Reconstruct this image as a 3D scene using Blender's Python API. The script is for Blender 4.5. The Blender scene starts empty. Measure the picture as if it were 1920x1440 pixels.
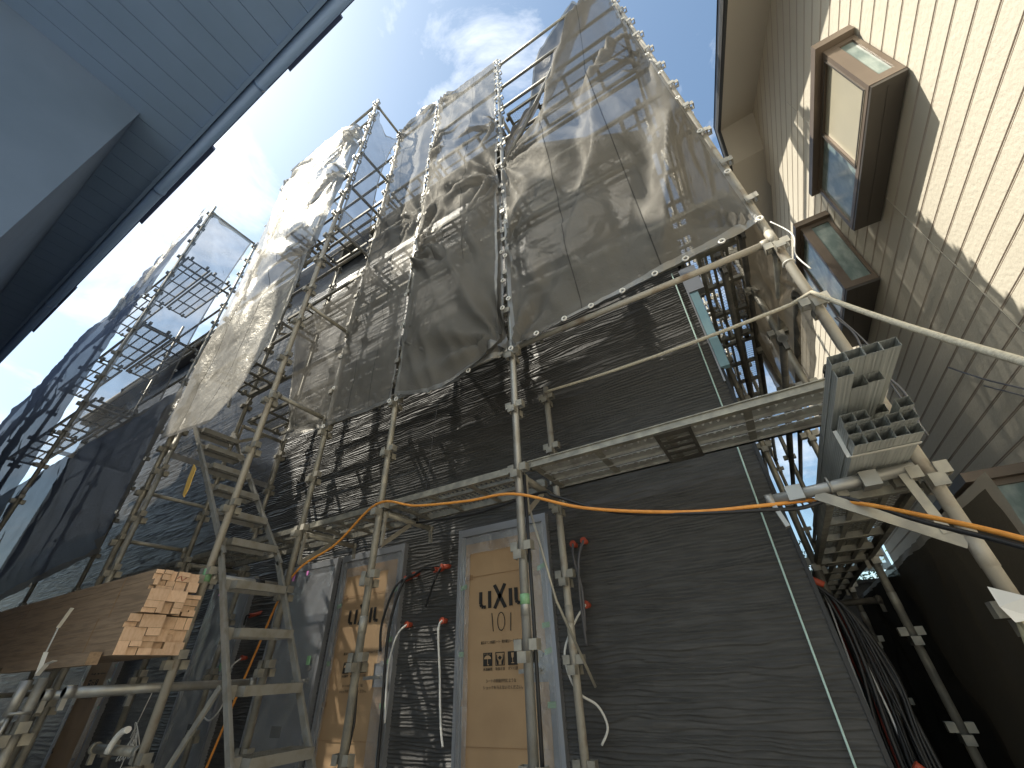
import bpy, bmesh, math, random
import numpy as np
from mathutils import Vector, Matrix, noise
random.seed(7)
R = math.radians
scene = bpy.context.scene
COL = scene.collection
# world frame: eye of the photographer at (0,0,0), +X along the dark facade to the right,
# +Y towards the dark facade, +Z up; the ground lies at GZ
GZ = -1.40
D = 3.0        # plane of the dark facade
YO = 2.134     # outer row of scaffold poles
YT = 1.537     # near row of the stair tower
YI = 2.75      # inner row of scaffold poles
W = 1.90       # plane of the cream neighbour wall

# ------------------------------------------------------------------ materials
MATS = {}
def mat(name, color, rough=0.6, metal=0.0, bump=None, var=None, spec=0.5, rnd=0.0, stretch=(1, 1, 1)):
    """principled material; var=(scale, color2, lo, hi) mottles, bump=(scale, strength, dist)"""
    m = bpy.data.materials.new(name); m.use_nodes = True
    nt = m.node_tree; b = nt.nodes['Principled BSDF']; L = nt.links.new
    b.inputs['Roughness'].default_value = rough; b.inputs['Metallic'].default_value = metal
    b.inputs['Specular IOR Level'].default_value = spec
    b.inputs['Base Color'].default_value = (*color, 1)
    tc = nt.nodes.new('ShaderNodeTexCoord'); mp = nt.nodes.new('ShaderNodeMapping')
    mp.inputs['Scale'].default_value = stretch; L(tc.outputs['Object'], mp.inputs['Vector'])
    out = None
    if var:
        n = nt.nodes.new('ShaderNodeTexNoise'); n.inputs['Scale'].default_value = var[0]; n.inputs['Detail'].default_value = 6
        L(mp.outputs['Vector'], n.inputs['Vector'])
        cr = nt.nodes.new('ShaderNodeValToRGB')
        cr.color_ramp.elements[0].position = var[2]; cr.color_ramp.elements[1].position = var[3]
        cr.color_ramp.elements[0].color = (*color, 1); cr.color_ramp.elements[1].color = (*var[1], 1)
        L(n.outputs['Fac'], cr.inputs['Fac']); out = cr.outputs['Color']
    if rnd:
        oi = nt.nodes.new('ShaderNodeObjectInfo'); hs = nt.nodes.new('ShaderNodeHueSaturation')
        mr = nt.nodes.new('ShaderNodeMapRange'); mr.inputs['To Min'].default_value = 1 - rnd; mr.inputs['To Max'].default_value = 1 + rnd
        L(oi.outputs['Random'], mr.inputs['Value']); L(mr.outputs['Result'], hs.inputs['Value'])
        if out: L(out, hs.inputs['Color'])
        else: hs.inputs['Color'].default_value = (*color, 1)
        out = hs.outputs['Color']
    if out: L(out, b.inputs['Base Color'])
    if bump:
        n2 = nt.nodes.new('ShaderNodeTexNoise'); n2.inputs['Scale'].default_value = bump[0]; n2.inputs['Detail'].default_value = 5
        L(mp.outputs['Vector'], n2.inputs['Vector'])
        bp = nt.nodes.new('ShaderNodeBump'); bp.inputs['Strength'].default_value = bump[1]; bp.inputs['Distance'].default_value = bump[2]
        L(n2.outputs['Fac'], bp.inputs['Height']); L(bp.outputs['Normal'], b.inputs['Normal'])
    MATS[name] = m
    return m

mat('galvanised', (.25, .24, .21), .5, .35, bump=(60, .3, .002), var=(9, (.40, .37, .30), .42, .66), rnd=.15)
mat('galv_rusty', (.34, .315, .265), .6, .25, bump=(50, .4, .002), var=(8, (.20, .15, .105), .54, .74), rnd=.12)
mat('galv_bright', (.36, .36, .345), .42, .55, bump=(60, .25, .002), var=(11, (.30, .29, .26), .45, .65), rnd=.1)
mat('deck_steel', (.21, .20, .17), .5, .45, var=(14, (.33, .31, .25), .42, .68), rnd=.12, bump=(80, .2, .002))
mat('deck_dark', (.075, .07, .06), .6, .3, var=(12, (.13, .12, .10), .4, .7))
mat('deck_bright', (.40, .40, .375), .45, .5, var=(14, (.27, .26, .24), .45, .7))
mat('stud_steel', (.46, .48, .46), .42, .35, var=(5, (.40, .42, .41), .4, .7), stretch=(22, 1, 22), rnd=.08)
mat('tread_alu', (.28, .272, .245), .55, .35, var=(16, (.22, .20, .16), .45, .7), bump=(60, .3, .002))
mat('facade', (.046, .0445, .042), .38, 0, var=(3.0, (.082, .079, .074), .35, .7), stretch=(2, 2, 26), bump=(60, .5, .004))
mat('facade_side', (.07, .068, .066), .7)
mat('roof_metal', (.05, .05, .055), .5, .3)
mat('gutter_beige', (.50, .44, .34), .5)
mat('door_grey', (.27, .285, .31), .45, .35, var=(4, (.22, .235, .26), .4, .7))
mat('frame_alu', (.40, .41, .43), .38, .6)
mat('cardboard', (.40, .265, .145), .85, var=(3.2, (.34, .22, .12), .38, .7), bump=(14, .25, .004))
mat('cardboard_dark', (.30, .18, .09), .85, var=(5, (.24, .145, .075), .4, .7))
mat('ink', (.02, .018, .016), .8)
mat('paper_white', (.72, .71, .67), .8)
mat('tape_green', (.20, .38, .20), .5)
mat('tape_pink', (.75, .25, .62), .5)
mat('tape_blue', (.06, .30, .52), .5)
mat('film_blue', (.20, .36, .44), .45, var=(3, (.28, .44, .50), .4, .7))
mat('cap_red', (.36, .06, .028), .55)
mat('rubber_black', (.015, .015, .016), .5)
mat('cable_orange', (.72, .30, .05), .5, var=(20, (.62, .24, .04), .4, .7))
mat('wire_white', (.68, .67, .63), .5)
mat('wire_grey', (.10, .10, .11), .5)
mat('cable_red', (.20, .028, .017), .5)
mat('rope', (.62, .56, .43), .85, bump=(220, .6, .003), var=(90, (.45, .40, .30), .4, .7))
mat('string_green', (.55, .74, .68), .7)
mat('wood_side', (.31, .215, .135), .75, var=(4, (.21, .145, .092), .4, .68), stretch=(1, 14, 14), bump=(9, .3, .003))
mat('wood_end', (.76, .53, .36), .8, var=(9, (.67, .44, .285), .42, .7), stretch=(1, 9, 4), rnd=.14, bump=(60, .3, .002))
mat('strap', (.62, .61, .56), .6)
mat('cream', (.64, .59, .485), .85, bump=(30, .40, .009), var=(1.4, (.60, .55, .45), .35, .7))
mat('cream_groove', (.50, .425, .36), .85)
mat('soffit_cream', (.50, .46, .39), .85, bump=(120, .3, .003))
mat('brown_alu', (.18, .14, .108), .42, .3, var=(3, (.215, .17, .13), .4, .7))
mat('brown_dark', (.085, .075, .064), .45, .3)
mat('eave_dark', (.028, .03, .034), .5, .2)
mat('eave_line', (.22, .22, .22), .5)
mat('frosted_glass', (.47, .43, .32), .32, 0, var=(1.4, (.38, .35, .27), .35, .75))
mat('curtain_glass', (.17, .22, .205), .12, 0, var=(5, (.33, .38, .345), .42, .66), stretch=(2, 1.5, 1))
mat('haze_soffit', (.165, .255, .41), .75, var=(2, (.15, .235, .375), .4, .7))  # blue haze over the eave put into its base colour
mat('haze_wall', (.135, .20, .315), .8, var=(2, (.115, .175, .275), .4, .7))  # same haze tint put into the wall colour
mat('blue_gutter', (.20, .32, .56), .45)
mat('blue_tile', (.13, .17, .30), .5)
mat('blue_trim', (.15, .155, .18), .7)
mat('ground', (.40, .38, .34), .95, var=(3, (.48, .455, .41), .35, .7), bump=(30, .6, .02))
mat('plastic_yellow', (.75, .48, .12), .5)
mat('sheet_yellow', (.55, .50, .33), .5)
mat('leaf', (.045, .085, .025), .7, var=(3, (.075, .12, .035), .4, .7), rnd=.2)
mat('bark', (.08, .06, .045), .9)
mat('concrete', (.10, .097, .092), .9, var=(4, (.07, .068, .065), .4, .7))

def facade_fine():
    # streaky charcoal face: pale lime flecks follow the ribs
    m = MATS['facade']
    return m

def net_mat(name, color, trans, gloss=.16, translucent=.45, rough=.34, var=.25):
    m = bpy.data.materials.new(name); m.use_nodes = True
    nt = m.node_tree; nt.nodes.clear(); N = nt.nodes.new; L = nt.links.new
    o = N('ShaderNodeOutputMaterial'); tr = N('ShaderNodeBsdfTransparent'); df = N('ShaderNodeBsdfDiffuse')
    tl = N('ShaderNodeBsdfTranslucent'); gl = N('ShaderNodeBsdfGlossy'); gl.inputs['Roughness'].default_value = rough
    df.inputs['Color'].default_value = (*color, 1); tl.inputs['Color'].default_value = (*[c * .9 for c in color], 1)
    gl.inputs['Color'].default_value = (.9, .87, .80, 1)
    m1 = N('ShaderNodeMixShader'); m1.inputs[0].default_value = translucent; L(df.outputs[0], m1.inputs[1]); L(tl.outputs[0], m1.inputs[2])
    m2 = N('ShaderNodeMixShader'); m2.inputs[0].default_value = gloss; L(m1.outputs[0], m2.inputs[1]); L(gl.outputs[0], m2.inputs[2])
    m3 = N('ShaderNodeMixShader')
    # weave is denser in creases and where dust sits: mottle the open area a little
    tc = N('ShaderNodeTexCoord'); nz = N('ShaderNodeTexNoise'); nz.inputs['Scale'].default_value = 3.5; nz.inputs['Detail'].default_value = 4
    L(tc.outputs['Object'], nz.inputs['Vector'])
    mr = N('ShaderNodeMapRange'); mr.inputs['From Min'].default_value = .3; mr.inputs['From Max'].default_value = .7
    mr.inputs['To Min'].default_value = 1 - trans - var * .5 * trans; mr.inputs['To Max'].default_value = 1 - trans + var * .5 * trans
    L(nz.outputs['Fac'], mr.inputs['Value']); L(mr.outputs['Result'], m3.inputs[0])
    L(tr.outputs[0], m3.inputs[1]); L(m2.outputs[0], m3.inputs[2])
    # fine crumple
    n2 = N('ShaderNodeTexNoise'); n2.inputs['Scale'].default_value = 13; n2.inputs['Detail'].default_value = 8; n2.inputs['Distortion'].default_value = 2.2; n2.inputs['Roughness'].default_value = .62
    L(tc.outputs['Object'], n2.inputs['Vector'])
    bp = N('ShaderNodeBump'); bp.inputs['Strength'].default_value = .36; bp.inputs['Distance'].default_value = .020
    vo = N('ShaderNodeTexVoronoi'); vo.inputs['Scale'].default_value = 6.5; vo.feature = 'F1'
    mxv = N('ShaderNodeMixRGB'); mxv.inputs['Fac'].default_value = .12; L(tc.outputs['Object'], mxv.inputs['Color1']); L(n2.outputs['Color'], mxv.inputs['Color2'])
    L(mxv.outputs['Color'], vo.inputs['Vector'])
    ma = N('ShaderNodeMath'); ma.operation = 'MULTIPLY_ADD'; ma.inputs[1].default_value = 1.3; L(vo.outputs['Distance'], ma.inputs[0]); L(n2.outputs['Fac'], ma.inputs[2])
    L(ma.outputs[0], bp.inputs['Height'])
    for s in (df, tl, gl): L(bp.outputs['Normal'], s.inputs['Normal'])
    L(m3.outputs[0], o.inputs[0]); MATS[name] = m
    return m
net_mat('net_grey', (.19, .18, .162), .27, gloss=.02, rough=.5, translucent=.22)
net_mat('net_sunlit', (.42, .40, .36), .33, gloss=.15, rough=.40, translucent=.25)  # same mesh as the grey net, sun glare put into a paler colour
net_mat('net_dark', (.12, .12, .125), .12, gloss=.02)
net_mat('net_shade', (.06, .057, .05), .03, gloss=.0)  # near-opaque dark cloth that paints the deep shade of the alley
net_mat('net_faint', (.25, .27, .30), .75, gloss=.0)
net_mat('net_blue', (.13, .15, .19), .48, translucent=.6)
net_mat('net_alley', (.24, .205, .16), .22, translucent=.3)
net_mat('net_seam', (.10, .098, .092), .12, gloss=0)
net_mat('net_haze', (.22, .26, .335), .13, gloss=.02)  # blue flare haze put into the far left cloth colour
net_mat('net_hem', (.22, .215, .205), .10)
net_mat('clear_film', (.60, .61, .63), .62, gloss=.45, translucent=.3, rough=.18)

# ------------------------------------------------------------------ mesh builder
class MB:
    def __init__(s): s.v = []; s.f = []; s.m = []; s.sm = []
    def add(s, vs, fs, mi=0, smooth=False):
        o = len(s.v); s.v += [tuple(p) for p in vs]
        for f in fs: s.f.append([i + o for i in f]); s.m.append(mi); s.sm.append(smooth)
    def box(s, a, b, mi=0):
        x0, y0, z0 = [min(p, q) for p, q in zip(a, b)]; x1, y1, z1 = [max(p, q) for p, q in zip(a, b)]
        s.add([(x0,y0,z0),(x1,y0,z0),(x1,y1,z0),(x0,y1,z0),(x0,y0,z1),(x1,y0,z1),(x1,y1,z1),(x0,y1,z1)],
              [(0,3,2,1),(4,5,6,7),(0,1,5,4),(1,2,6,5),(2,3,7,6),(3,0,4,7)], mi)
    def bar(s, p, q, w, h, up=(0, 0, 1), mi=0):
        p = Vector(p); q = Vector(q); d = (q - p).normalized(); up = Vector(up)
        if abs(d.dot(up)) > .98: up = Vector((0, 1, 0))
        sd = d.cross(up).normalized(); u = sd.cross(d).normalized()
        sd *= w / 2; u *= h / 2
        s.add([p-sd-u, p+sd-u, p+sd+u, p-sd+u, q-sd-u, q+sd-u, q+sd+u, q-sd+u],
              [(0,1,2,3),(7,6,5,4),(0,4,5,1),(1,5,6,2),(2,6,7,3),(3,7,4,0)], mi)
    def tube(s, p, q, r, n=14, mi=0, caps=True, r2=None, hollow=False):
        s.path([p, q], r, n, mi, caps, r2, hollow)
    def path(s, pts, r, n=10, mi=0, caps=True, r2=None, hollow=False):
        pts = [Vector(p) for p in pts]; o = len(s.v); k = len(pts)
        d0 = (pts[1] - pts[0]).normalized()
        a = d0.orthogonal().normalized()
        for i, p in enumerate(pts):
            d = (pts[min(i+1, k-1)] - pts[max(i-1, 0)]).normalized()
            a = (a - d * a.dot(d)).normalized(); b = d.cross(a)
            rr = r if r2 is None else r + (r2 - r) * i / (k - 1)
            for j in range(n):
                t = 2 * math.pi * j / n; s.v.append(tuple(p + (a * math.cos(t) + b * math.sin(t)) * rr))
        for i in range(k - 1):
            for j in range(n):
                j2 = (j + 1) % n
                s.f.append([o+i*n+j, o+i*n+j2, o+(i+1)*n+j2, o+(i+1)*n+j]); s.m.append(mi); s.sm.append(True)
        if caps:
            s.f.append([o + j for j in range(n)][::-1]); s.m.append(mi); s.sm.append(False)
            s.f.append([o + (k-1)*n + j for j in range(n)]); s.m.append(mi); s.sm.append(False)
    def prism(s, poly, a, b, axis, mi=0):
        """poly: 2d points in the other two axes (in order), extruded along axis from a to b"""
        def P(u, v, t): return {'x': (t, u, v), 'y': (u, t, v), 'z': (u, v, t)}[axis]
        n = len(poly)
        s.add([P(u, v, a) for u, v in poly] + [P(u, v, b) for u, v in poly],
              [tuple(range(n))[::-1], tuple(range(n, 2*n))] + [(i, (i+1) % n, (i+1) % n + n, i + n) for i in range(n)], mi)
    def ring(s, c, r, t, nrm, n=14, m=6, mi=0):
        c = Vector(c); nrm = Vector(nrm).normalized(); a = nrm.orthogonal().normalized(); b = nrm.cross(a)
        o = len(s.v)
        for i in range(n):
            th = 2*math.pi*i/n; e = a*math.cos(th) + b*math.sin(th)
            for j in range(m):
                ph = 2*math.pi*j/m; s.v.append(tuple(c + e*(r + t*math.cos(ph)) + nrm*(t*math.sin(ph))))
        for i in range(n):
            for j in range(m):
                s.f.append([o+i*m+j, o+((i+1)%n)*m+j, o+((i+1)%n)*m+(j+1)%m, o+i*m+(j+1)%m]); s.m.append(mi); s.sm.append(True)
    def mesh(s, name, mats, origin=(0, 0, 0)):
        me = bpy.data.meshes.new(name); ox, oy, oz = origin
        me.from_pydata([(x-ox, y-oy, z-oz) for x, y, z in s.v], [], s.f)
        for m in (mats if isinstance(mats, (list, tuple)) else [mats]): me.materials.append(MATS[m])
        me.polygons.foreach_set('material_index', s.m); me.polygons.foreach_set('use_smooth', s.sm)
        me.update(); return me

def root_loc(p):
    v = Vector((0, 0, 0))
    while p is not None: v += p.location; p = p.parent
    return v
def link(name, me, parent=None, loc=(0, 0, 0)):
    o = bpy.data.objects.new(name, me); COL.objects.link(o); o.location = loc
    if parent is not None: o.parent = parent
    return o
def tag(o, label=None, cat=None, group=None, kind=None):
    if label: o['label'] = label
    if cat: o['category'] = cat
    if group: o['group'] = group
    if kind: o['kind'] = kind
    return o
def thing(name, label, cat, loc=(0, 0, 0), group=None):
    o = link(name, None, None, loc); o.empty_display_size = .1
    return tag(o, label, cat, group)
def part(name, mb, m, parent, label=None):
    o = link(name, mb.mesh(name, m, root_loc(parent)), parent)
    if label: o['label'] = label
    return o
def single(name, mb, m, label, cat, group=None, base=None):
    if base is None:
        a = np.array(mb.v); base = (float(a[:, 0].mean()), float(a[:, 1].mean()), float(a[:, 2].min()))
    return tag(link(name, mb.mesh(name, m, base), None, base), label, cat, group)
def struct(name, mb, m):
    return tag(link(name, mb.mesh(name, m)), kind='structure')

# ------------------------------------------------------------------ camera
cam = bpy.data.cameras.new('camera'); co = link('camera', cam)
yaw, pit, rol = R(-29.166), R(35.032), R(-2.763)
fw = Vector((math.sin(yaw)*math.cos(pit), math.cos(yaw)*math.cos(pit), math.sin(pit)))
rt0 = Vector((math.cos(yaw), -math.sin(yaw), 0)); up0 = rt0.cross(fw)
rt = math.cos(rol)*rt0 + math.sin(rol)*up0; up = -math.sin(rol)*rt0 + math.cos(rol)*up0
co.matrix_world = Matrix(((rt.x, up.x, -fw.x, 0), (rt.y, up.y, -fw.y, 0), (rt.z, up.z, -fw.z, 0), (0, 0, 0, 1)))
cam.sensor_width = 36; cam.lens = 759.8 / 1920 * 36; cam.clip_start = .02; cam.clip_end = 2000
scene.camera = co

# ------------------------------------------------------------------ light
SUN = Vector((-.45, -.43, .783)).normalized()
sl = bpy.data.lights.new('sun', 'SUN'); sl.energy = 4.3; sl.angle = R(.53); sl.color = (1, .94, .82)
so = link('sun', sl); so.rotation_euler = (-SUN).to_track_quat('-Z', 'Y').to_euler()
w = bpy.data.worlds.new('World'); scene.world = w; w.use_nodes = True
nt = w.node_tree; N = nt.nodes.new; L = nt.links.new
bg = nt.nodes['Background']; sky = N('ShaderNodeTexSky'); sky.sky_type = 'NISHITA'; sky.sun_disc = False
sky.sun_elevation = math.asin(SUN.z); sky.sun_rotation = math.atan2(SUN.x, SUN.y) % (2*math.pi)
sky.air_density = 1.0; sky.dust_density = 2.4; sky.ozone_density = .5
tc = N('ShaderNodeTexCoord'); mp = N('ShaderNodeMapping'); mp.inputs['Scale'].default_value = (1.0, 1.0, 1.7); mp.inputs['Location'].default_value = (2.1, 1.2, .6)
L(tc.outputs['Generated'], mp.inputs['Vector'])
n1 = N('ShaderNodeTexNoise'); n1.inputs['Scale'].default_value = 3.3; n1.inputs['Detail'].default_value = 9; n1.inputs['Roughness'].default_value = .62; n1.inputs['Distortion'].default_value = .5
L(mp.outputs['Vector'], n1.inputs['Vector'])
cr = N('ShaderNodeValToRGB'); cr.color_ramp.elements[0].position = .52; cr.color_ramp.elements[1].position = .78
cr.color_ramp.elements[0].color = (0, 0, 0, 1); cr.color_ramp.elements[1].color = (.92, .92, .92, 1)
L(n1.outputs['Fac'], cr.inputs['Fac'])
mx = N('ShaderNodeMixRGB'); L(cr.outputs['Color'], mx.inputs['Fac']); tn = N('ShaderNodeMixRGB'); tn.blend_type = 'MULTIPLY'; tn.inputs['Fac'].default_value = 1; tn.inputs['Color2'].default_value = (.93, 1.04, 1.0, 1); L(sky.outputs['Color'], tn.inputs['Color1']); L(tn.outputs['Color'], mx.inputs['Color1']); mx.inputs['Color2'].default_value = (6.2, 6.4, 6.7, 1)
L(mx.outputs['Color'], bg.inputs['Color']); bg.inputs['Strength'].default_value = .125
scene.view_settings.view_transform = 'Standard'; scene.view_settings.look = 'None'
scene.view_settings.exposure = 1.05; scene.view_settings.gamma = 1
scene.cycles.transparent_max_bounces = 24; scene.cycles.max_bounces = 8

# ------------------------------------------------------------------ ground
g = MB(); g.add([(-400,-400,GZ),(400,-400,GZ),(400,400,GZ),(-400,400,GZ)], [(0,1,2,3)])
struct('ground', g, 'ground')

# ------------------------------------------------------------------ the dark house under construction
HX0, HX1, HZ = -17.0, .17, 6.82
house = thing('unfinished_house', 'dark charcoal ribbed house under construction behind the scaffolding', 'house', (-4, D, GZ))
rng = np.random.default_rng(3)
def vnoise(nx, nz, X, Z, sx, sz, seed):
    """bilinear value noise with cells sx by sz"""
    r = np.random.default_rng(seed); gx, gz = int(X.max()-X.min()) , 0
    x = (X - X.min()) / sx; z = (Z - Z.min()) / sz
    G = r.random((int(z.max()) + 3, int(x.max()) + 3))
    i = np.floor(z).astype(int); j = np.floor(x).astype(int); a = z - i; b = x - j
    a = a*a*(3-2*a); b = b*b*(3-2*b)
    return (G[i, j]*(1-a)*(1-b) + G[i+1, j]*a*(1-b) + G[i, j+1]*(1-a)*b + G[i+1, j+1]*a*b)
def ribbed(x0, x1, z0, z1, dx, dz, base=0.0):
    xs = np.linspace(x0, x1, int((x1-x0)/dx)+1); zs = np.linspace(z0, z1, int((z1-z0)/dz)+1)
    X, Z = np.meshgrid(xs, zs)
    Zw = Z + .012*(vnoise(0,0,X,Z,.9,.5,5)-.5) + .008*(vnoise(0,0,X,Z,.22,.10,6)-.5)
    ph = Zw/.026 + 1.5*vnoise(0,0,X,Zw,.42,.060,11) + .8*vnoise(0,0,X,Zw,.16,.035,12) + .9*vnoise(0,0,X,Zw,1.1,.12,13)
    fr_ = ph % 1; am = .35 + .65*vnoise(0,0,X,Zw,.30,.030,14)
    H = .0172*am*(1-fr_)**1.25 + .003*vnoise(0,0,X,Zw,.05,.010,15)
    Y = D - H
    Y[0] = Y[-1] = D; 
    n, k = X.shape
    v = np.stack([X, Y, Z], -1).reshape(-1, 3)
    idx = np.arange(n*k).reshape(n, k)
    f = np.stack([idx[:-1,:-1], idx[:-1,1:], idx[1:,1:], idx[1:,:-1]], -1).reshape(-1, 4)
    return v, f
wall = bpy.data.meshes.new('front_wall')
v1, f1 = ribbed(-6.4, HX1, GZ, 3.7, .030, .0040)
v2, f2 = ribbed(HX0, HX1, 3.7, HZ, .10, .016); v3, f3 = ribbed(HX0, -6.4, GZ, 3.7, .10, .014)
V = np.concatenate([v1, v2, v3]); F = np.concatenate([f1, f2 + len(v1), f3 + len(v1) + len(v2)])
fc = V[F].mean(1); F = F[fc[:, 2] < 6.82 - np.maximum(0, fc[:, 0]+1.6)*1.0]
V = V - np.array(house.location)
wall.vertices.add(len(V)); wall.vertices.foreach_set('co', V.astype('f').ravel())
wall.loops.add(len(F)*4); wall.loops.foreach_set('vertex_index', F.astype('i').ravel())
wall.polygons.add(len(F)); wall.polygons.foreach_set('loop_start', np.arange(0, len(F)*4, 4, dtype='i')); wall.polygons.foreach_set('loop_total', np.full(len(F), 4, dtype='i'))
wall.update(calc_edges=True); wall.materials.append(MATS['facade'])
link('front_wall', wall, house)
b = MB(); b.prism([(HX0, GZ), (HX1-.003, GZ), (HX1-.003, HZ-1.77), (-1.6, HZ), (HX0, HZ)], D+.02, D+9, 'y'); part('side_wall', b, 'facade_side', house)
b = MB(); b.prism([(D-.22, HZ+.05), (D+9.3, HZ+.05), (D+9.3, HZ+.2), (D+4.6, HZ+1.7), (D-.22, HZ+.2)], HX0-.3, -1.6, 'x'); b.prism([(-1.599, HZ+.05), (HX1+.22, HZ-1.77), (HX1+.22, HZ-1.64), (-1.599, HZ+.19)], D-.20, D+9.3, 'y'); roof = part('roof', b, 'roof_metal', house)
b = MB(); b.path([(HX0, D-.27, HZ+.10), (-1.6, D-.27, HZ+.10)], .055, 10); part('gutter', b, 'gutter_beige', house)
b = MB(); b.box((HX1+.005, D-.02, 1.83), (HX1+.072, D+.03, 2.645)); part('corner_flashing', b, 'film_blue', house, 'corner trim still in blue protective film')
b = MB(); b.box((HX1+.003, D-.03, 2.65), (HX1+.13, D+.05, 2.95)); b.bar((HX1-.004, D-.018, 1.7), (HX1-.004, D-.018, 2.95), .012, .012); part('corner_box', b, 'frame_alu', house)
b = MB(); b.bar((HX1+.012, D+.0, GZ), (HX1+.012, D+.0, 1.82), .022, .03); part('corner_edge', b, 'rubber_black', house)

# ---- doors
def text_mesh(body, size, name='lettering'):
    cu = bpy.data.curves.new(name, 'FONT'); cu.body = body; cu.size = size; cu.extrude = .0006
    ob = bpy.data.objects.new(name, cu); COL.objects.link(ob)
    dg = bpy.context.evaluated_depsgraph_get(); me = bpy.data.meshes.new_from_object(ob.evaluated_get(dg))
    bpy.data.objects.remove(ob); bpy.data.curves.remove(cu)
    me.materials.clear(); me.materials.append(MATS['ink'])
    return me
def put_text(body, x0, x1, z, y, parent, size, name='lettering'):
    """text on a plane facing -Y, from x0 to x1, baseline z"""
    me = text_mesh(body, size, name)
    n = len(me.vertices)
    if n == 0: return
    co_ = np.empty(n*3, 'f'); me.vertices.foreach_get('co', co_); co_ = co_.reshape(-1, 3)
    wd = co_[:, 0].max() - co_[:, 0].min(); k = (x1 - x0) / wd
    out = np.stack([x0 + (co_[:, 0]-co_[:, 0].min())*k, y - co_[:, 2], z + co_[:, 1]*1.0], -1) - np.array(root_loc(parent))
    me.vertices.foreach_set('co', out.astype('f').ravel()); me.update()
    link(name, me, parent)
def logo(b, x, z, k, y):
    """five heavy letters drawn as strokes: L I X I L; x,z lower left, k letter height"""
    t = .022*k/.115; yy = y
    X_ = 1.36
    def st(ax, az, bx, bz, w=t): b.bar((x+ax*k, yy, z+az*k), (x+bx*k, yy, z+bz*k), .0012, w, up=(0, 0, 1) if abs(bx-ax) > abs(bz-az) else (1, 0, 0))
    def strk(pts, w=t):
        for (ax, az), (bx, bz) in zip(pts, pts[1:]):
            dx, dz = bx-ax, bz-az; l = math.hypot(dx, dz); nx, nz = -dz/l*w/2/k, dx/l*w/2/k; e = .35*w/k
            ex, ez = dx/l*e*0, dz/l*e*0
            q = [(ax-nx-ex, az-nz-ez), (ax+nx-ex, az+nz-ez), (bx+nx+ex, bz+nz+ez), (bx-nx+ex, bz-nz+ez)]
            b.add([(x+p*k*X_, yy, z+r*k) for p, r in q], [(0, 1, 2, 3)])
    strk([(.10, 1.0), (.10, .28), (.16, .13), (.27, .09), (.40, .09)])
    strk([(.62, 0), (.62, 1.0)])
    strk([(.90, -.06), (1.50, 1.32)]); strk([(.90, 1.32), (1.50, -.06)])
    strk([(1.80, 0), (1.80, 1.0)])
    strk([(2.10, 1.0), (2.10, .28), (2.16, .13), (2.27, .09), (2.40, .09)])
def ellipse_stroke(b, cx, cz, rx, rz, w, y, n=20, a0=0, a1=2*math.pi):
    for i in range(n):
        t0 = a0+(a1-a0)*i/n; t1 = a0+(a1-a0)*(i+1)/n
        q = []
        for t, s_ in ((t0, 1), (t0, -1), (t1, -1), (t1, 1)):
            q.append((cx+(rx+s_*w/2)*math.cos(t), y, cz+(rz+s_*w/2)*math.sin(t)))
        b.add(q, [(0, 1, 2, 3)])
def poly(b, pts, y, mi=0): b.add([(px, y, pz) for px, pz in pts], [tuple(range(len(pts)))], mi)

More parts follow.
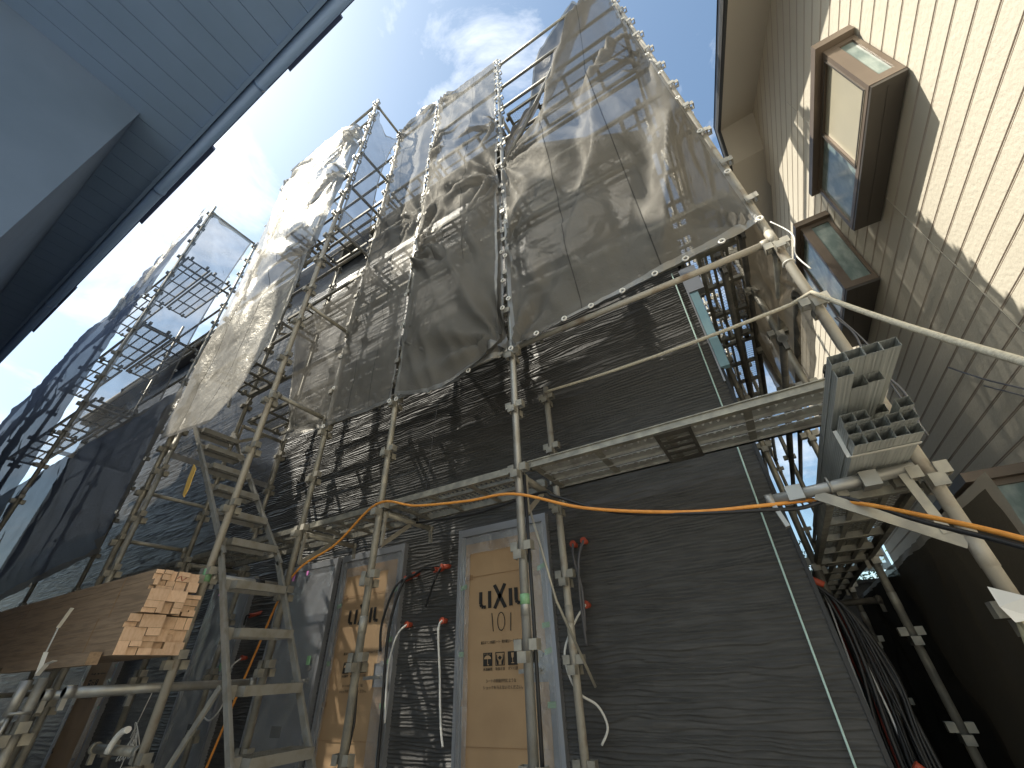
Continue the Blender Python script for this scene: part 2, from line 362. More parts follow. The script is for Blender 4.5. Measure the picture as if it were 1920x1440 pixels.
def door(x0, x1, kind, label, hinge_left=True, number=None, top=1.01):
    """door set in the facade: frame with stiles, leaf, then its wrapping"""
    y = D - .012
    fr = MB()
    fr.box((x0, y-.045, GZ+.15), (x0+.035, y+.03, top)); fr.box((x1-.035, y-.045, GZ+.15), (x1, y+.03, top))
    fr.box((x0+.036, y-.044, top-.06), (x1-.036, y+.03, top-.001))
    fr.box((x0+.037, y-.025, GZ+.15), (x0+.05, y+.03, top-.062)); fr.box((x1-.05, y-.025, GZ+.15), (x1-.037, y+.03, top-.062))
    d = part('door', fr, 'frame_alu', house, label)
    lf = MB(); lf.box((x0+.052, y-.015, GZ+.17), (x1-.052, y+.03, top-.066)); part('leaf', lf, 'door_grey', d)
    hx = x1-.13 if hinge_left else x0+.13; s = -1 if hinge_left else 1
    h = MB(); h.tube((hx, y-.016, -.015), (hx, y-.075, -.015), .012, 10); h.bar((hx, y-.07, -.015), (hx+s*.15, y-.072, -.02), .016, .024)
    h.tube((hx, y-.016, -.015), (hx, y-.022, -.015), .027, 14); h.tube((hx, y-.016, .075), (hx, y-.04, .075), .02, 12)
    part('handle', h, 'galv_bright', d)
    fx0, fx1 = x0+.056, x1-.056
    if kind == 'card':
        a0, a1 = fx0+.012, fx1-.03
        yc = y - .022
        cm = MB(); zb, zt = GZ+.19, top-.125
        n, k = 26, 10; zs = [zb+(zt-zb)*i/n for i in range(n+1)]
        hz0, hz1 = -.11, .115
        # leaf-sized sheet with a torn notch round the handle
        def inside(xx, zz): return hz0 < zz < hz1 and (xx > a1-.105 if hinge_left else xx < a0+.105)
        g_ = {}
        for i in range(n+1):
            for j in range(k+1):
                xx = a0+(a1-a0)*j/k + .004*noise.noise((i*.7, j*.9, x0)); zz = zs[i]
                g_[i, j] = len(cm.v); cm.v.append((xx, yc-.004-.006*noise.noise((xx*5, zz*3, x0)), zz))
        for i in range(n):
            for j in range(k):
                cx = a0+(a1-a0)*(j+.5)/k; cz = (zs[i]+zs[i+1])/2
                if inside(cx, cz): continue
                cm.f.append([g_[i, j], g_[i, j+1], g_[i+1, j+1], g_[i+1, j]]); cm.m.append(0); cm.sm.append(False)
        part('cardboard_cover', cm, 'cardboard' , d)
        for zz in (-.42, -.78, .62):
            cm = MB(); cm.bar((a0+.01, yc-.0125, zz), (a1-.02, yc-.0125, zz+.004), .003, .003); part('fold_crease', cm, 'cardboard_dark', d)
        for xx, zz in ((a0+.05, .62), (a1-.03, .58), (a0+.02, -.19), (a1-.04, -.2), (a0+.02, -.62)):
            cm = MB(); cm.box((xx-.025, yc-.0135, zz-.018), (xx+.03, yc-.0118, zz+.018)); part('packing_tape', cm, 'cardboard_dark', d)
        yi = yc - .0145; lx = a0+.145; k_ = .118
        b = MB(); logo(b, lx, .385, k_, yi); part('lettering', b, 'ink', d)
        b = MB()
        if number:
            zc = .29; ux = lx+.13
            b.bar((ux, yi, zc-.06), (ux-.012, yi, zc+.06), .0012, .006, up=(1, 0, 0)); ellipse_stroke(b, ux+.07, zc, .032, .058, .006, yi)
            b.bar((ux+.15, yi, zc-.065), (ux+.155, yi, zc+.05), .0012, .006, up=(1, 0, 0))
            part('handwriting', b, 'ink', d)
        put_text('組立までこの保護シート・取付養生シートを外さないでください', lx+.02, lx+.46, .155, yi, d, .022)
        b = MB(); wb = MB(); px0 = lx+.04
        for c in range(3):
            px = px0 + c*.105
            if c != 1: poly(b, [(px, .02), (px+.078, .02), (px+.078, .10), (px, .10)], yi)
            else:
                for q in (((px, .02), (px+.078, .025)), ((px, .095), (px+.078, .10)), ((px, .02), (px+.005, .10)), ((px+.073, .02), (px+.078, .10))):
                    (ax, az), (bx, bz) = q; poly(b, [(ax, az), (bx, az), (bx, bz), (ax, bz)], yi)
        y2 = yi - .001
        px = px0   # umbrella
        poly(wb, [(px+.039+.030*math.cos(t*math.pi/10), .062+.022*math.sin(t*math.pi/10)) for t in range(11)], y2)
        poly(wb, [(px+.037, .03), (px+.041, .03), (px+.041, .062), (px+.037, .062)], y2); ellipse_stroke(wb, px+.044, .032, .006, .006, .004, y2, 8, math.pi, 2*math.pi)
        for t in range(5): poly(wb, [(px+.013+t*.013, .088), (px+.016+t*.013, .088), (px+.013+t*.013, .095), (px+.010+t*.013, .095)], y2)
        px = px0+.105  # two hands holding a box
        for sg in (-1, 1):
            c_ = px+.039
            poly(b, [(c_+sg*.012, .026), (c_+sg*.026, .026), (c_+sg*.033, .055), (c_+sg*.030, .085), (c_+sg*.024, .085), (c_+sg*.024, .06), (c_+sg*.012, .045)][::sg], y2)
        poly(b, [(px+.039, .053), (px+.056, .066), (px+.039, .08), (px+.022, .066)], y2)
        px = px0+.21   # glass
        poly(wb, [(px+.028, .092), (px+.050, .092), (px+.047, .066), (px+.041, .06), (px+.037, .06), (px+.031, .066)], y2)
        poly(wb, [(px+.037, .034), (px+.041, .034), (px+.041, .062), (px+.037, .062)], y2); poly(wb, [(px+.028, .030), (px+.050, .030), (px+.050, .035), (px+.028, .035)], y2)
        part('pictogram', b, 'ink', d); part('pictogram_figure', wb, 'cardboard', d)
        for c, tx in enumerate(('水濡厳禁', '取扱注意', 'ガラス注意')): put_text(tx, px0+c*.105, px0+c*.105+.078, -.006, yi, d, .02)
        put_text('シートの表面が凹むような', px0+.025, px0+.27, -.075, yi, d, .024)
        put_text('ショックを与えないでください。', px0, px0+.32, -.112, yi, d, .024)
        put_text('外側', a0+.02, a0+.06, -.66, yi, d, .03); put_text('表面注意', a1-.12, a1-.03, -.70, yi, d, .03)
        gt = MB()
        for xx, zz, rr in ((a1+.02, .62, .35), (a1+.03, .24, .1), (a1+.035, .09, .3), (a1+.03, -.20, .05), (a0-.012, .55, .2), (a0-.03, .1, 0)):
            cs, sn = math.cos(rr)*.042, math.sin(rr)*.042
            gt.add([(xx-cs, yi-.002, zz-sn-.015), (xx+cs, yi-.006, zz+sn-.018), (xx+cs, yi-.004, zz+sn+.016), (xx-cs, yi-.003, zz-sn+.018)], [(0, 1, 2, 3)])
        part('green_tape', gt, 'tape_green', d)
    # wrinkled clear film over the leaf and stiles
    fm = MB(); n, k = 46, 16; zb, zt = GZ+.16, top-.07
    for i in range(n+1):
        for j in range(k+1):
            xx = fx0-.03+(fx1-fx0+.06)*j/k; zz = zb+(zt-zb)*i/n
            p = noise.noise((xx*17+zz*2.2, zz*1.6, x0*3)); q = noise.noise((xx*30, zz*9, 5+x0))
            fm.v.append((xx, y-.050-.010*p-.004*q, zz))
    for i in range(n):
        for j in range(k):
            if kind == 'card' and 2 <= j < k-3 and i < n-3: continue
            a = i*(k+1)+j; fm.f.append([a, a+1, a+k+2, a+k+1]); fm.m.append(0); fm.sm.append(True)
    part('clear_film', fm, 'clear_film', d)
    if kind == 'film':
        gt = MB(); gt.box((x0+.2, y-.066, top-.15), (x0+.235, y-.064, top-.07)); gt.box((x0+.42, y-.066, top-.12), (x0+.45, y-.064, top-.075)); part('pink_tape', gt, 'tape_pink', d)
        pb = MB(); pb.box((x0+.36, y-.0168, -.42), (x0+.5, y-.0155, -.34)); part('mail_slot', pb, 'ink', d)
        gt = MB(); gt.box((x1-.14, y-.066, .1), (x1-.09, y-.064, .17)); part('green_tape', gt, 'tape_green', d)
door(-2.25, -1.40, 'card', 'cardboard wrapped door numbered 101 by hand, nearest the alley', True, True)
door(-3.72, -2.88, 'card', 'sunlit cardboard wrapped door left of the numbered door', True)
door(-4.66, -3.80, 'film', 'grey door under wrinkled clear film and pink tape', True)
door(-6.05, -5.22, 'film', 'grey film wrapped door behind the stair treads', True)
door(-8.75, -7.80, 'card', 'cardboard wrapped door in shade below the lumber pile', True)

# ---- cables stubs in red sleeves on the facade
def stub(x, z, pts, wire, r, label, lean=(0, 0)):
    t = thing('cable_stub', label, 'cable', (x, D, z), 'cable stubs in red sleeves on the dark facade')
    c = MB(); c.tube((x, D+.01, z), (x+lean[0], D-.055, z+lean[1]), .017, 12, r2=.021); c.tube((x+lean[0], D-.055, z+lean[1]), (x+lean[0]*1.1, D-.066, z+lean[1]), .025, 12)
    part('sleeve', c, 'cap_red', t)
    s0 = Vector((x+lean[0], D-.06, z+lean[1])); P = [s0] + [Vector(p) for p in pts]
    out = []
    for i in range(len(P)-1):
        p0, p1, p2, p3 = P[max(i-1, 0)], P[i], P[i+1], P[min(i+2, len(P)-1)]
        for k in range(8):
            u = k/8; out.append(.5*((2*p1)+(p2-p0)*u+(2*p0-5*p1+4*p2-p3)*u*u+(3*p1-p0-3*p2+p3)*u**3))
    out.append(P[-1])
    m = MB(); m.path(out, r, 8); part('wire', m, wire, t)
yw = D-.09
stub(-2.80, .715, [(-2.9, yw-.02, .62), (-3.02, yw, .36), (-3.03, yw+.03, .16)], 'rubber_black', .011, 'red sleeve with thick black cable curving down over the sunlit cardboard door', (-.03, -.02))
stub(-2.73, .735, [(-2.78, yw-.05, .64), (-2.90, yw-.03, .3), (-2.90, yw, -.3), (-2.87, yw, -.9), (-2.86, yw, GZ+.02)], 'rubber_black', .012, 'red sleeve with long black cable running down right stile of sunlit door', (.0, -.02))
stub(-2.44, .735, [(-2.56, yw-.03, .735), (-2.72, yw, .70), (-2.84, yw, .68)], 'rubber_black', .012, 'red sleeve with black cable lying level to the left', (-.05, -.01))
stub(-2.37, .75, [(-2.43, yw-.03, .65), (-2.50, yw, .55), (-2.56, yw+.02, .45)], 'rubber_black', .009, 'red sleeve with short black cable slanting down left beside numbered door', (-.05, -.01))
stub(-2.76, .335, [(-2.80, yw-.03, .26), (-2.89, yw, .05), (-2.86, yw, -.3)], 'wire_white', .007, 'red sleeve with white wire beside the sunlit cardboard door')
stub(-2.385, .335, [(-2.37, yw-.03, .27), (-2.36, yw, .0), (-2.33, yw, -.28), (-2.30, yw, -.42)], 'wire_white', .008, 'red sleeve with white wire hanging left of the numbered door')
stub(-1.19, .735, [(-1.17, yw-.04, .62), (-1.145, yw-.02, .42), (-1.165, yw, .18)], 'wire_grey', .009, 'left of two red sleeves with crossing grey wires beside inner pole')
stub(-1.105, .745, [(-1.13, yw-.04, .62), (-1.16, yw-.03, .40), (-1.17, yw, .10)], 'wire_grey', .009, 'right of two red sleeves with crossing grey wires beside inner pole')
stub(-1.15, .335, [(-1.20, yw-.06, .24), (-1.26, yw-.15, .06), (-1.22, yw-.12, -.12), (-1.13, yw-.04, -.20), (-1.10, yw, -.30), (-1.15, yw, -.38)], 'wire_white', .007, 'red sleeve with white wire looping round the inner pole')
stub(-4.98, .62, [(-5.05, yw-.03, .58), (-5.1, yw, .5)], 'rubber_black', .009, 'red sleeve with short black cable between the film wrapped doors', (-.1, -.03))
stub(-5.02, .20, [(-5.07, yw-.03, .1), (-5.05, yw, -.15), (-5.2, yw, -.3), (-5.4, yw, -.25)], 'wire_white', .007, 'red sleeve with white wire below between the film wrapped doors')
b = MB(); b.path([(.10, D-.03, 2.95), (.085, D-.03, 1.4), (.07, D-.03, .8), (.05, D-.03, -.2), (.03, D-.03, GZ)], .0055, 8)
single('plumb_line', b, 'string_green', 'pale green plumb line hanging down right edge of the dark facade', 'string')
b = MB(); b.path([(-2.62, D-.05, 2.5), (-2.66, D-.05, 1.9), (-2.69, D-.05, 1.3)], .003, 6)
single('hanging_wire', b, 'wire_grey', 'thin dark wire hanging down the sunlit ribbed facade above the deck', 'wire')

# ------------------------------------------------------------------ scaffold
def coupling_mesh():
    b = MB(); r = .0243
    for k, (dx, dy) in enumerate(((1, 0), (-1, 0), (0, 1), (0, -1))):
        z = 0 if k < 2 else -.052
        c = Vector((dx, dy, 0)); s = Vector((-dy, dx, 0))
        def P(a, bb, zz): v = c*a + s*bb; return (v.x, v.y, z+zz)
        o = r-.003; e = r+.036; h = .025; t = .005
        # U shaped pocket: two cheeks and a front plate
        for sg in (-1, 1):
            b.add([P(o, sg*h, -.024), P(e, sg*h, -.024), P(e, sg*h, .024), P(o, sg*h, .024), P(o, sg*(h-t), -.024), P(e, sg*(h-t), -.024), P(e, sg*(h-t), .024), P(o, sg*(h-t), .024)],
                  [(0,1,2,3),(7,6,5,4),(0,4,5,1),(2,6,7,3),(1,5,6,2)])
        b.add([P(e, -h, -.024), P(e, h, -.024), P(e, h, .024), P(e, -h, .024), P(e+t, -h, -.024), P(e+t, h, -.024), P(e+t, h, .024), P(e+t, -h, .024)],
              [(0,1,2,3),(7,6,5,4),(0,4,5,1),(1,5,6,2),(2,6,7,3),(3,7,4,0)])
    return b.mesh('coupling', 'galvanised')
COUP = coupling_mesh()
TUBES = {}
def tube_mesh(length, m):
    key = (round(length, 3), m)
    if key not in TUBES:
        b = MB(); b.tube((0, 0, 0), (0, 0, length), .0243, 16)
        z = 1.62
        while z < length-.2:                                   # socket joints between lengths
            b.tube((0, 0, z), (0, 0, z+.10), .0262, 16); z += 1.80
        TUBES[key] = b.mesh('tube', m)
    return TUBES[key]
def pole(x, y, z0, z1, label, m='galvanised', first=None, cat='scaffold pole', group='upright poles of the scaffold'):
    t = thing('scaffold_pole', label, cat, (x, y, z0), group)
    link('tube', tube_mesh(z1-z0, m), t)
    k0 = 1.045 if first is None else first; z = k0 - .475*math.floor((k0-z0-.1)/.475)
    while z < z1-.03:
        link('coupling', COUP, t, (0, 0, z-z0)); z += .475
    return t
pole(-1.175, YO, GZ, 8.31, 'full height outer pole in front of the numbered cardboard door', 'galv_bright')
pole(-2.385, YO, GZ, 8.31, 'full height outer pole in front of the sunlit cardboard door', 'galvanised')
pole(-3.31, YO, GZ, 8.31, 'full height outer pole just right of the stair flights', 'galvanised')
pole(.655, YO, GZ, 9.2, 'thick looking corner pole beside the bundle of steel studs', 'galv_rusty')
pole(-3.31, YT, GZ, 8.40, 'near tower pole crossing in front of the stair treads', 'galv_rusty', 1.10)
pole(-5.14, YT, GZ, 8.30, 'near tower pole rising behind the end of lumber pile', 'galvanised', 1.15)
pole(-5.02, YT+.02, GZ, 2.4, 'short pole doubled up beside tower pole behind the lumber', 'galvanised', 1.35)
pole(-5.14, YO, GZ, 8.31, 'rear tower pole left of the upper stair flight', 'galvanised')
pole(-1.195, YI, GZ, 2.03, 'short rusty inner pole standing close by the numbered door', 'galv_rusty', .98)
pole(-5.14, YI, GZ, 6.3, 'inner pole against the facade left of the film wrapped doors', 'galvanised')
pole(-7.77, YO, GZ, 8.22, 'rear pole of far left tower under the draped net', 'galvanised')
pole(-7.77, 1.16, GZ, 8.42, 'near pole of far left tower at the tip of its net', 'galvanised')
pole(-9.60, 1.16, GZ, 6.3, 'pole rising behind far left net past the first tower', 'galvanised')
pole(-11.4, 1.16, GZ, 5.5, 'leftmost pole behind the far left net', 'galvanised')
pole(-9.60, YO, GZ, 6.6, 'rear pole of far left scaffold against the sky', 'galvanised')
pole(.655, 3.95, GZ, 7.6, 'first alley pole beyond the corner pole', 'galvanised')
pole(.655, 5.75, GZ, 7.6, 'second alley pole beyond the corner pole', 'galvanised')
pole(.655, 7.55, GZ, 7.6, 'farthest outer alley pole against the sky', 'galvanised')
pole(.30, 3.95, GZ, 6.6, 'alley pole close to side of the dark house', 'galvanised')
pole(.30, 5.75, GZ, 6.6, 'farther alley pole close to side of dark house', 'galvanised')
pole(-3.62, 1.05, GZ, .06, 'short post with clamp and white strap under the lumber', 'galvanised', -.15)
pole(.62, 3.0, .9, 3.2, 'dark upright hanging behind the corner pole and rope', 'galvanised', 1.5)

def rail(p, q, label, m='galvanised', r=.0215, wedge=True):
    p = Vector(p); q = Vector(q); b = MB(); d = (q-p).normalized()
    b.tube(p + d*.03, q - d*.03, r, 14)
    if wedge:
        for e, s in ((p, 1), (q, -1)):
            c = e + d*s*.045; b.box(c - Vector((.012, .012, .075)), c + Vector((.012, .012, .03)))
            b.tube(e+d*s*.03, e+d*s*.07, r+.006, 12)
    return single('scaffold_rail', b, m, label, 'scaffold rail', 'horizontal rails of the scaffold')
XC, X2, X3, XR, XP5 = -1.175, -2.385, -3.31, .655, -5.14
for z, w_ in ((2.04, 'lowest rail, under net hem'), (3.55, 'second rail up'), (4.95, 'middle rail'), (5.45, 'rail above the middle'), (6.38, 'third rail from top'), (7.08, 'second rail from top'), (8.02, 'topmost rail')):
    rail((XC, YO, z), (XR, YO, z), w_ + ' of the wide bay beside the corner pole', 'galv_rusty' if z < 2.1 else 'galvanised')
    if z not in (4.95, 6.38):
        rail((X2, YO, z), (XC, YO, z), w_ + ' between poles before the two cardboard doors', 'galv_bright' if z < 2.1 else 'galvanised')
    if z not in (4.95, 6.38, 7.08):
        rail((X3, YO, z), (X2, YO, z), w_ + ' of the narrow bay right of stair tower')
b = MB(); b.tube((-1.94, YO, 2.04), (-1.82, YO, 2.04), .0235, 14)
single('tape_band', b, 'plastic_yellow', 'yellow tape band wrapped round the lowest rail under the net', 'tape')
for z, w_ in ((8.20, 'top'), (7.62, 'upper'), (5.9, 'middle'), (4.1, 'lower')):
    rail((XP5, YT, z), (X3, YT, z), w_ + ' near side rail of stair tower under pale sheet')
for z, w_ in ((7.45, 'highest'), (6.75, 'second highest'), (5.7, 'middle'), (4.95, 'fourth'), (3.95, 'fifth'), (3.05, 'lowest')):
    rail((XP5, YO, z), (X3, YO, z), w_ + ' rear side rail of the stair tower')
for z, w_ in ((8.20, 'top'), (6.55, 'second'), (5.6, 'third'), (4.65, 'fourth'), (3.25, 'fifth'), (2.1, 'sixth')):
    rail((X3, YT, z), (X3, YO, z), w_ + ' short cross rail at right end of stair tower')
rail((X3+.0, YT-.0, .595), (X3, YO, .595), 'pale cross rail with black band below first stair landing', 'galv_bright', .024)
rail((X3-.05, 1.05, -.01), (X3-.05, YO, -.01), 'cross rail under the lumber pile running back to the stairs', 'galv_bright', .024)
rail((XP5, YT, 1.59), (XP5, YI, 1.59), 'upper short cross rail left of the stair flights', 'galvanised', .018)
rail((XP5, YT, 1.13), (XP5, YO, 1.13), 'lower short cross rail left of the stair flights', 'galvanised', .018)
rail((-3.62, 1.05, -.02), (-3.62, YT, -.02), 'rail under the lumber beside the strapped post', 'galv_bright', .022)
rail((-6.9, 1.05, -.02), (-6.9, YO, -.02), 'far rail carrying left part of lumber pile', 'galvanised', .022)
rail((-3.95, YT, -.30), (-3.31, YT, -.30), 'low short rail with pale plastic hook near the bottom left', 'galvanised', .024)
b = MB(); b.path([(-3.45+.16*math.cos(t)*.9, YT-.06, -.36+.16*math.sin(t)) for t in [1.5+i*.16 for i in range(9)]], .017, 8)
single('plastic_hook', b, 'paper_white', 'curved white plastic hook hung on the low short rail', 'hook')
for z, w_ in ((8.22, 'top'), (6.55, 'second'), (5.0, 'third'), (3.4, 'lowest')):
    rail((-7.77, 1.16, z), (-7.77, YO, z), w_ + ' cross rail at open end of far left tower')
for z, w_ in ((6.2, 'top'), (5.55, 'second'), (4.5, 'third'), (3.4, 'lowest')):
    rail((-11.4, YO, z), (-7.77, YO, z), w_ + ' long rail along back of far left tower')
for z, w_ in ((2.0, 'low'), (3.4, 'second'), (5.1, 'third'), (6.9, 'top')):
    rail((.655, YO, z), (.655, 3.95, z), w_ + ' alley rail running back from the corner pole')
    rail((.655, 3.95, z), (.655, 5.75, z), w_ + ' alley rail in second bay behind the corner pole')
for y in (3.95, 5.75):
    for z, w_ in ((.55, 'low'), (2.72, 'middle'), (4.6, 'high')):
        rail((.30, y, z), (.655, y, z), w_ + (' cross rail at first' if y < 4 else ' cross rail at second') + ' alley pole pair')
for z, x_, w_ in ((1.25, .62, 'lowest'), (1.52, .50, 'second'), (1.80, .68, 'third'), (2.25, .40, 'fourth'), (2.5, .60, 'topmost')):
    rail((x_, 2.35, z), (x_+.05, 7.4, z+.06), w_ + ' of the long dark tubes lying along the alley scaffold', 'deck_dark')
rail((.19, D+1.2, .30), (.655, D+1.2, .30), 'dark stub rail against sky between house and alley scaffold', 'deck_dark')

# ---- decks (expanded metal between side channels)
DECKS = {}
def deck_proto(L_, Wd, style):
    key = (L_, Wd, style)
    if key in DECKS: return DECKS[key]
    fr = MB(); ms = MB(); t = .0025
    for s in (0, 1):
        y = s*(Wd-.03); fr.box((0, y, -.045), (L_, y+.004 if s == 0 else y+.03, 0) if s else (L_, y+.004, 0))
        fr.box((0, y+.005, -.045), (L_, y+.03, -.041)); fr.box((0, y+.005, -.004), (L_, y+.03, 0))
        if s: fr.v = fr.v
    ne = 3 if L_ < 1.3 else 4
    for i in range(ne+1):
        x = (L_-.04)*i/ne; fr.box((x, .031, -.040), (x+.04, Wd-.031, -.034)); fr.box((x, .031, -.033), (x+.004, Wd-.031, -.006))
    for x in (-.03, L_-.02):
        for y in (.05, Wd-.09): fr.box((x, y, -.03), (x+.05, y+.04, .028)); 
    for x in (-.045, L_+.02):
        for y in (.05, Wd-.09): fr.box((x, y, -.03), (x+.025, y+.04, .02))
    if style == 'ribs':
        # three plank strips, toothed along their near edge, with dark slots between
        pw = (Wd-.03)/3
        for lz in (-.045, -.003): fr.box((-.02, -.010, lz), (L_+.02, -.0005, lz+.006))
        for k in range(3):
            y0 = .02 + k*pw
            ms.box((.02, y0+.042, -.030), (L_-.02, y0+pw-.022, -.026)); ms.box((.02, y0+pw-.0215, -.046), (L_-.02, y0+pw-.0185, .0))
            ms.box((.02, y0+.020, -.0295), (L_-.02, y0+.0225, -.0265))
            n = int((L_-.04)/.040)
            for i in range(n):
                x = .02 + i*.040
                for (xa, ya), (xb, yb) in (((x, y0+.024), (x+.014, y0+.034)), ((x+.014, y0+.034), (x+.026, y0+.034)), ((x+.026, y0+.034), (x+.04, y0+.024)), ((x, y0+.036), (x+.014, y0+.030)), ((x+.026, y0+.030), (x+.04, y0+.036))):
                    ms.add([(xa, ya-.0025, -.030), (xb, yb-.0025, -.030), (xb, yb+.0025, -.027), (xa, ya+.0025, -.027)], [(0, 1, 2, 3)])
                ms.add([(x+.010, y0+.042, -.0302), (x+.020, y0+.050, -.040), (x+.030, y0+.042, -.0302)], [(0, 1, 2)])
    else:
        rows = int((Wd-.06)/.026); n = int((L_-.02)/.021)
        for r_ in range(rows):
            y0 = .03 + r_*(Wd-.06)/rows; dy = (Wd-.06)/rows
            for i in range(n):
                x = .01 + i*.021; a, b_ = (y0, y0+dy) if (i % 2 == 0) else (y0+dy, y0)
                ms.add([(x, a-.0021, -.002), (x, a+.0021, -.0055), (x+.021, b_+.0021, -.0055), (x+.021, b_-.0021, -.002)], [(0,1,2,3)])
        for k in (1, 2):
            y = Wd*k/3; ms.box((.03, y-.012, -.034), (L_-.03, y+.012, -.030)); ms.box((.03, y-.002, -.029), (L_-.03, y+.002, -.006))
    DECKS[key] = (fr.mesh('frame', 'deck_steel'), ms.mesh('mesh_plate', 'deck_bright' if style == 'ribs' else 'deck_steel'))
    return DECKS[key]
def deck(x, y, z, L_, Wd, label, style='mesh', rot=0.0):
    t = thing('scaffold_deck', label, 'scaffold deck', (x, y, z), 'metal walkway decks of the scaffold')
    a, b_ = deck_proto(L_, Wd, style); link('frame', a, t); link('mesh_plate', b_, t)
    t.rotation_euler = (0, 0, rot); return t
rb = deck(-1.10, YO+.03, 1.085, 1.70, .46, 'toothed plank deck from mid pole to the steel studs', 'ribs')
b = MB()   # dark plate with long slots under the middle
for x0_, x1_, y0_, y1_ in ((.78, .80, 0, .46), (.96, .98, 0, .46), (.80, .96, 0, .06), (.80, .96, .12, .16), (.80, .96, .21, .24), (.80, .96, .29, .33), (.80, .96, .40, .46)):
    b.box((x0_, y0_, -.052), (x1_, y1_, -.047))
link('slotted_plate', b.mesh('slotted_plate', 'deck_dark'), rb)
deck(-2.33, YO+.03, 1.085, 1.10, .46, 'mesh deck in front of the numbered door head')
deck(-3.26, YO+.03, 1.085, .82, .46, 'mesh deck above the sunlit cardboard door')
deck(-5.08, YO+.03, 1.085, 1.70, .46, 'mesh deck behind the stair flights, lit from above')
deck(-6.95, YO+.03, 1.085, 1.80, .46, 'mesh deck at low level left of the stair tower')
for z, w_ in ((2.72, 'second level'), (4.50, 'third level'), (6.28, 'top level')):
    deck(-1.10, YO+.05, z, 1.70, .46, w_ + ' deck behind wide net by the corner pole')
    deck(-2.33, YO+.05, z, 1.10, .46, w_ + ' deck behind the net of the middle bay')
    deck(-3.26, YO+.05, z, .82, .46, w_ + ' deck in narrow bay right of stair tower')
    deck(-5.08, YO+.05, z, 1.70, .46, w_ + ' deck against facade behind the stair tower')
for z, w_ in ((3.05, 'lower'), (5.55, 'upper')):
    deck(-5.08, YT+.04, z, .75, .52, w_ + ' landing deck inside the stair tower')
for z, w_ in ((3.55, 'lowest'), (5.1, 'middle'), (6.85, 'upper')):
    for k in (0, 1): deck(-9.55-1.85*k, 1.24, z, 1.75, .42, w_ + (' deck at open end of far left tower' if k == 0 else ' deck deep inside the far left scaffold'))
    deck(-9.55, 1.68, z-.02, 1.75, .40, w_ + ' rear deck at open end of far left tower')
for z, w_ in ((.575, 'low'), (2.74, 'second level'), (4.62, 'high')):
    for k in (0, 1, 2):
        deck(.645, YO+.10+1.80*k, z, 1.72, .34, w_ + (' alley deck under the steel studs' if (k == 0 and z < 1) else (' alley deck nearest the corner pole', ' alley deck in the middle bay', ' alley deck farthest back')[k]), 'mesh', R(90))

# ---- brackets between outer and inner rows
def bracket(x, z, label, y0=YO, y1=YI, m='galvanised'):
    t = thing('scaffold_bracket', label, 'scaffold bracket', (x, y0, z), 'brackets holding up the decks')
    b = MB(); b.tube((x, y0+.04, z), (x, y1-.03, z), .0213, 12); b.tube((x, y1-.05, z), (x, y1-.02, z), .027, 12)
    b.bar((x, y1-.035, z+.02), (x, y1-.02, z-.11), .03, .014); part('arm', b, m, t)
    b = MB(); b.bar((x+.03, y0+.035, z), (x+.03, y0+.035, z-.24), .02, .02); b.bar((x+.03, y0+.03, z-.24), (x, y0+.34, z-.02), .006, .034); part('strut', b, 'galv_rusty', t)
for x, w_ in ((XC, 'bracket below deck ends at pole before numbered door'), (X2, 'bracket ending in a hook above the sunlit door'), (X3, 'bracket on the pole right of the stairs'), (XP5, 'bracket on rear tower pole left of stairs')):
    bracket(x, 1.005, w_)
    for z, l_ in ((2.64, 'second level '), (4.42, 'third level '), (6.20, 'top level ')): bracket(x, z, l_ + w_)
t = thing('scaffold_bracket', 'pale tube bracket with wedge end carrying the steel studs', 'scaffold bracket', (XR, YO, .58), 'brackets holding up the decks')
b = MB(); b.tube((XR-.03, YO, .592), (.09, YO, .566), .0243, 16); b.tube((.115, YO, .567), (.085, YO, .566), .030, 14); b.bar((.10, YO-.01, .57), (.125, YO-.015, .445), .030, .018, up=(1, 0, 0))
for x in (.20, .47): b.box((x-.03, YO-.035, .545), (x+.03, YO+.035, .607))
b.ring((.33, YO, .585), .032, .005, (1, 0, 0)); part('arm', b, 'galv_bright', t)
b = MB(); b.bar((.27, YO-.01, .555), (XR-.02, YO-.01, .30), .006, .042, up=(0, 0, 1)); b.bar((.575, YO-.012, .60), (.60, YO-.012, .34), .032, .010, up=(0, 1, 0)); part('strut', b, 'galvanised', t)

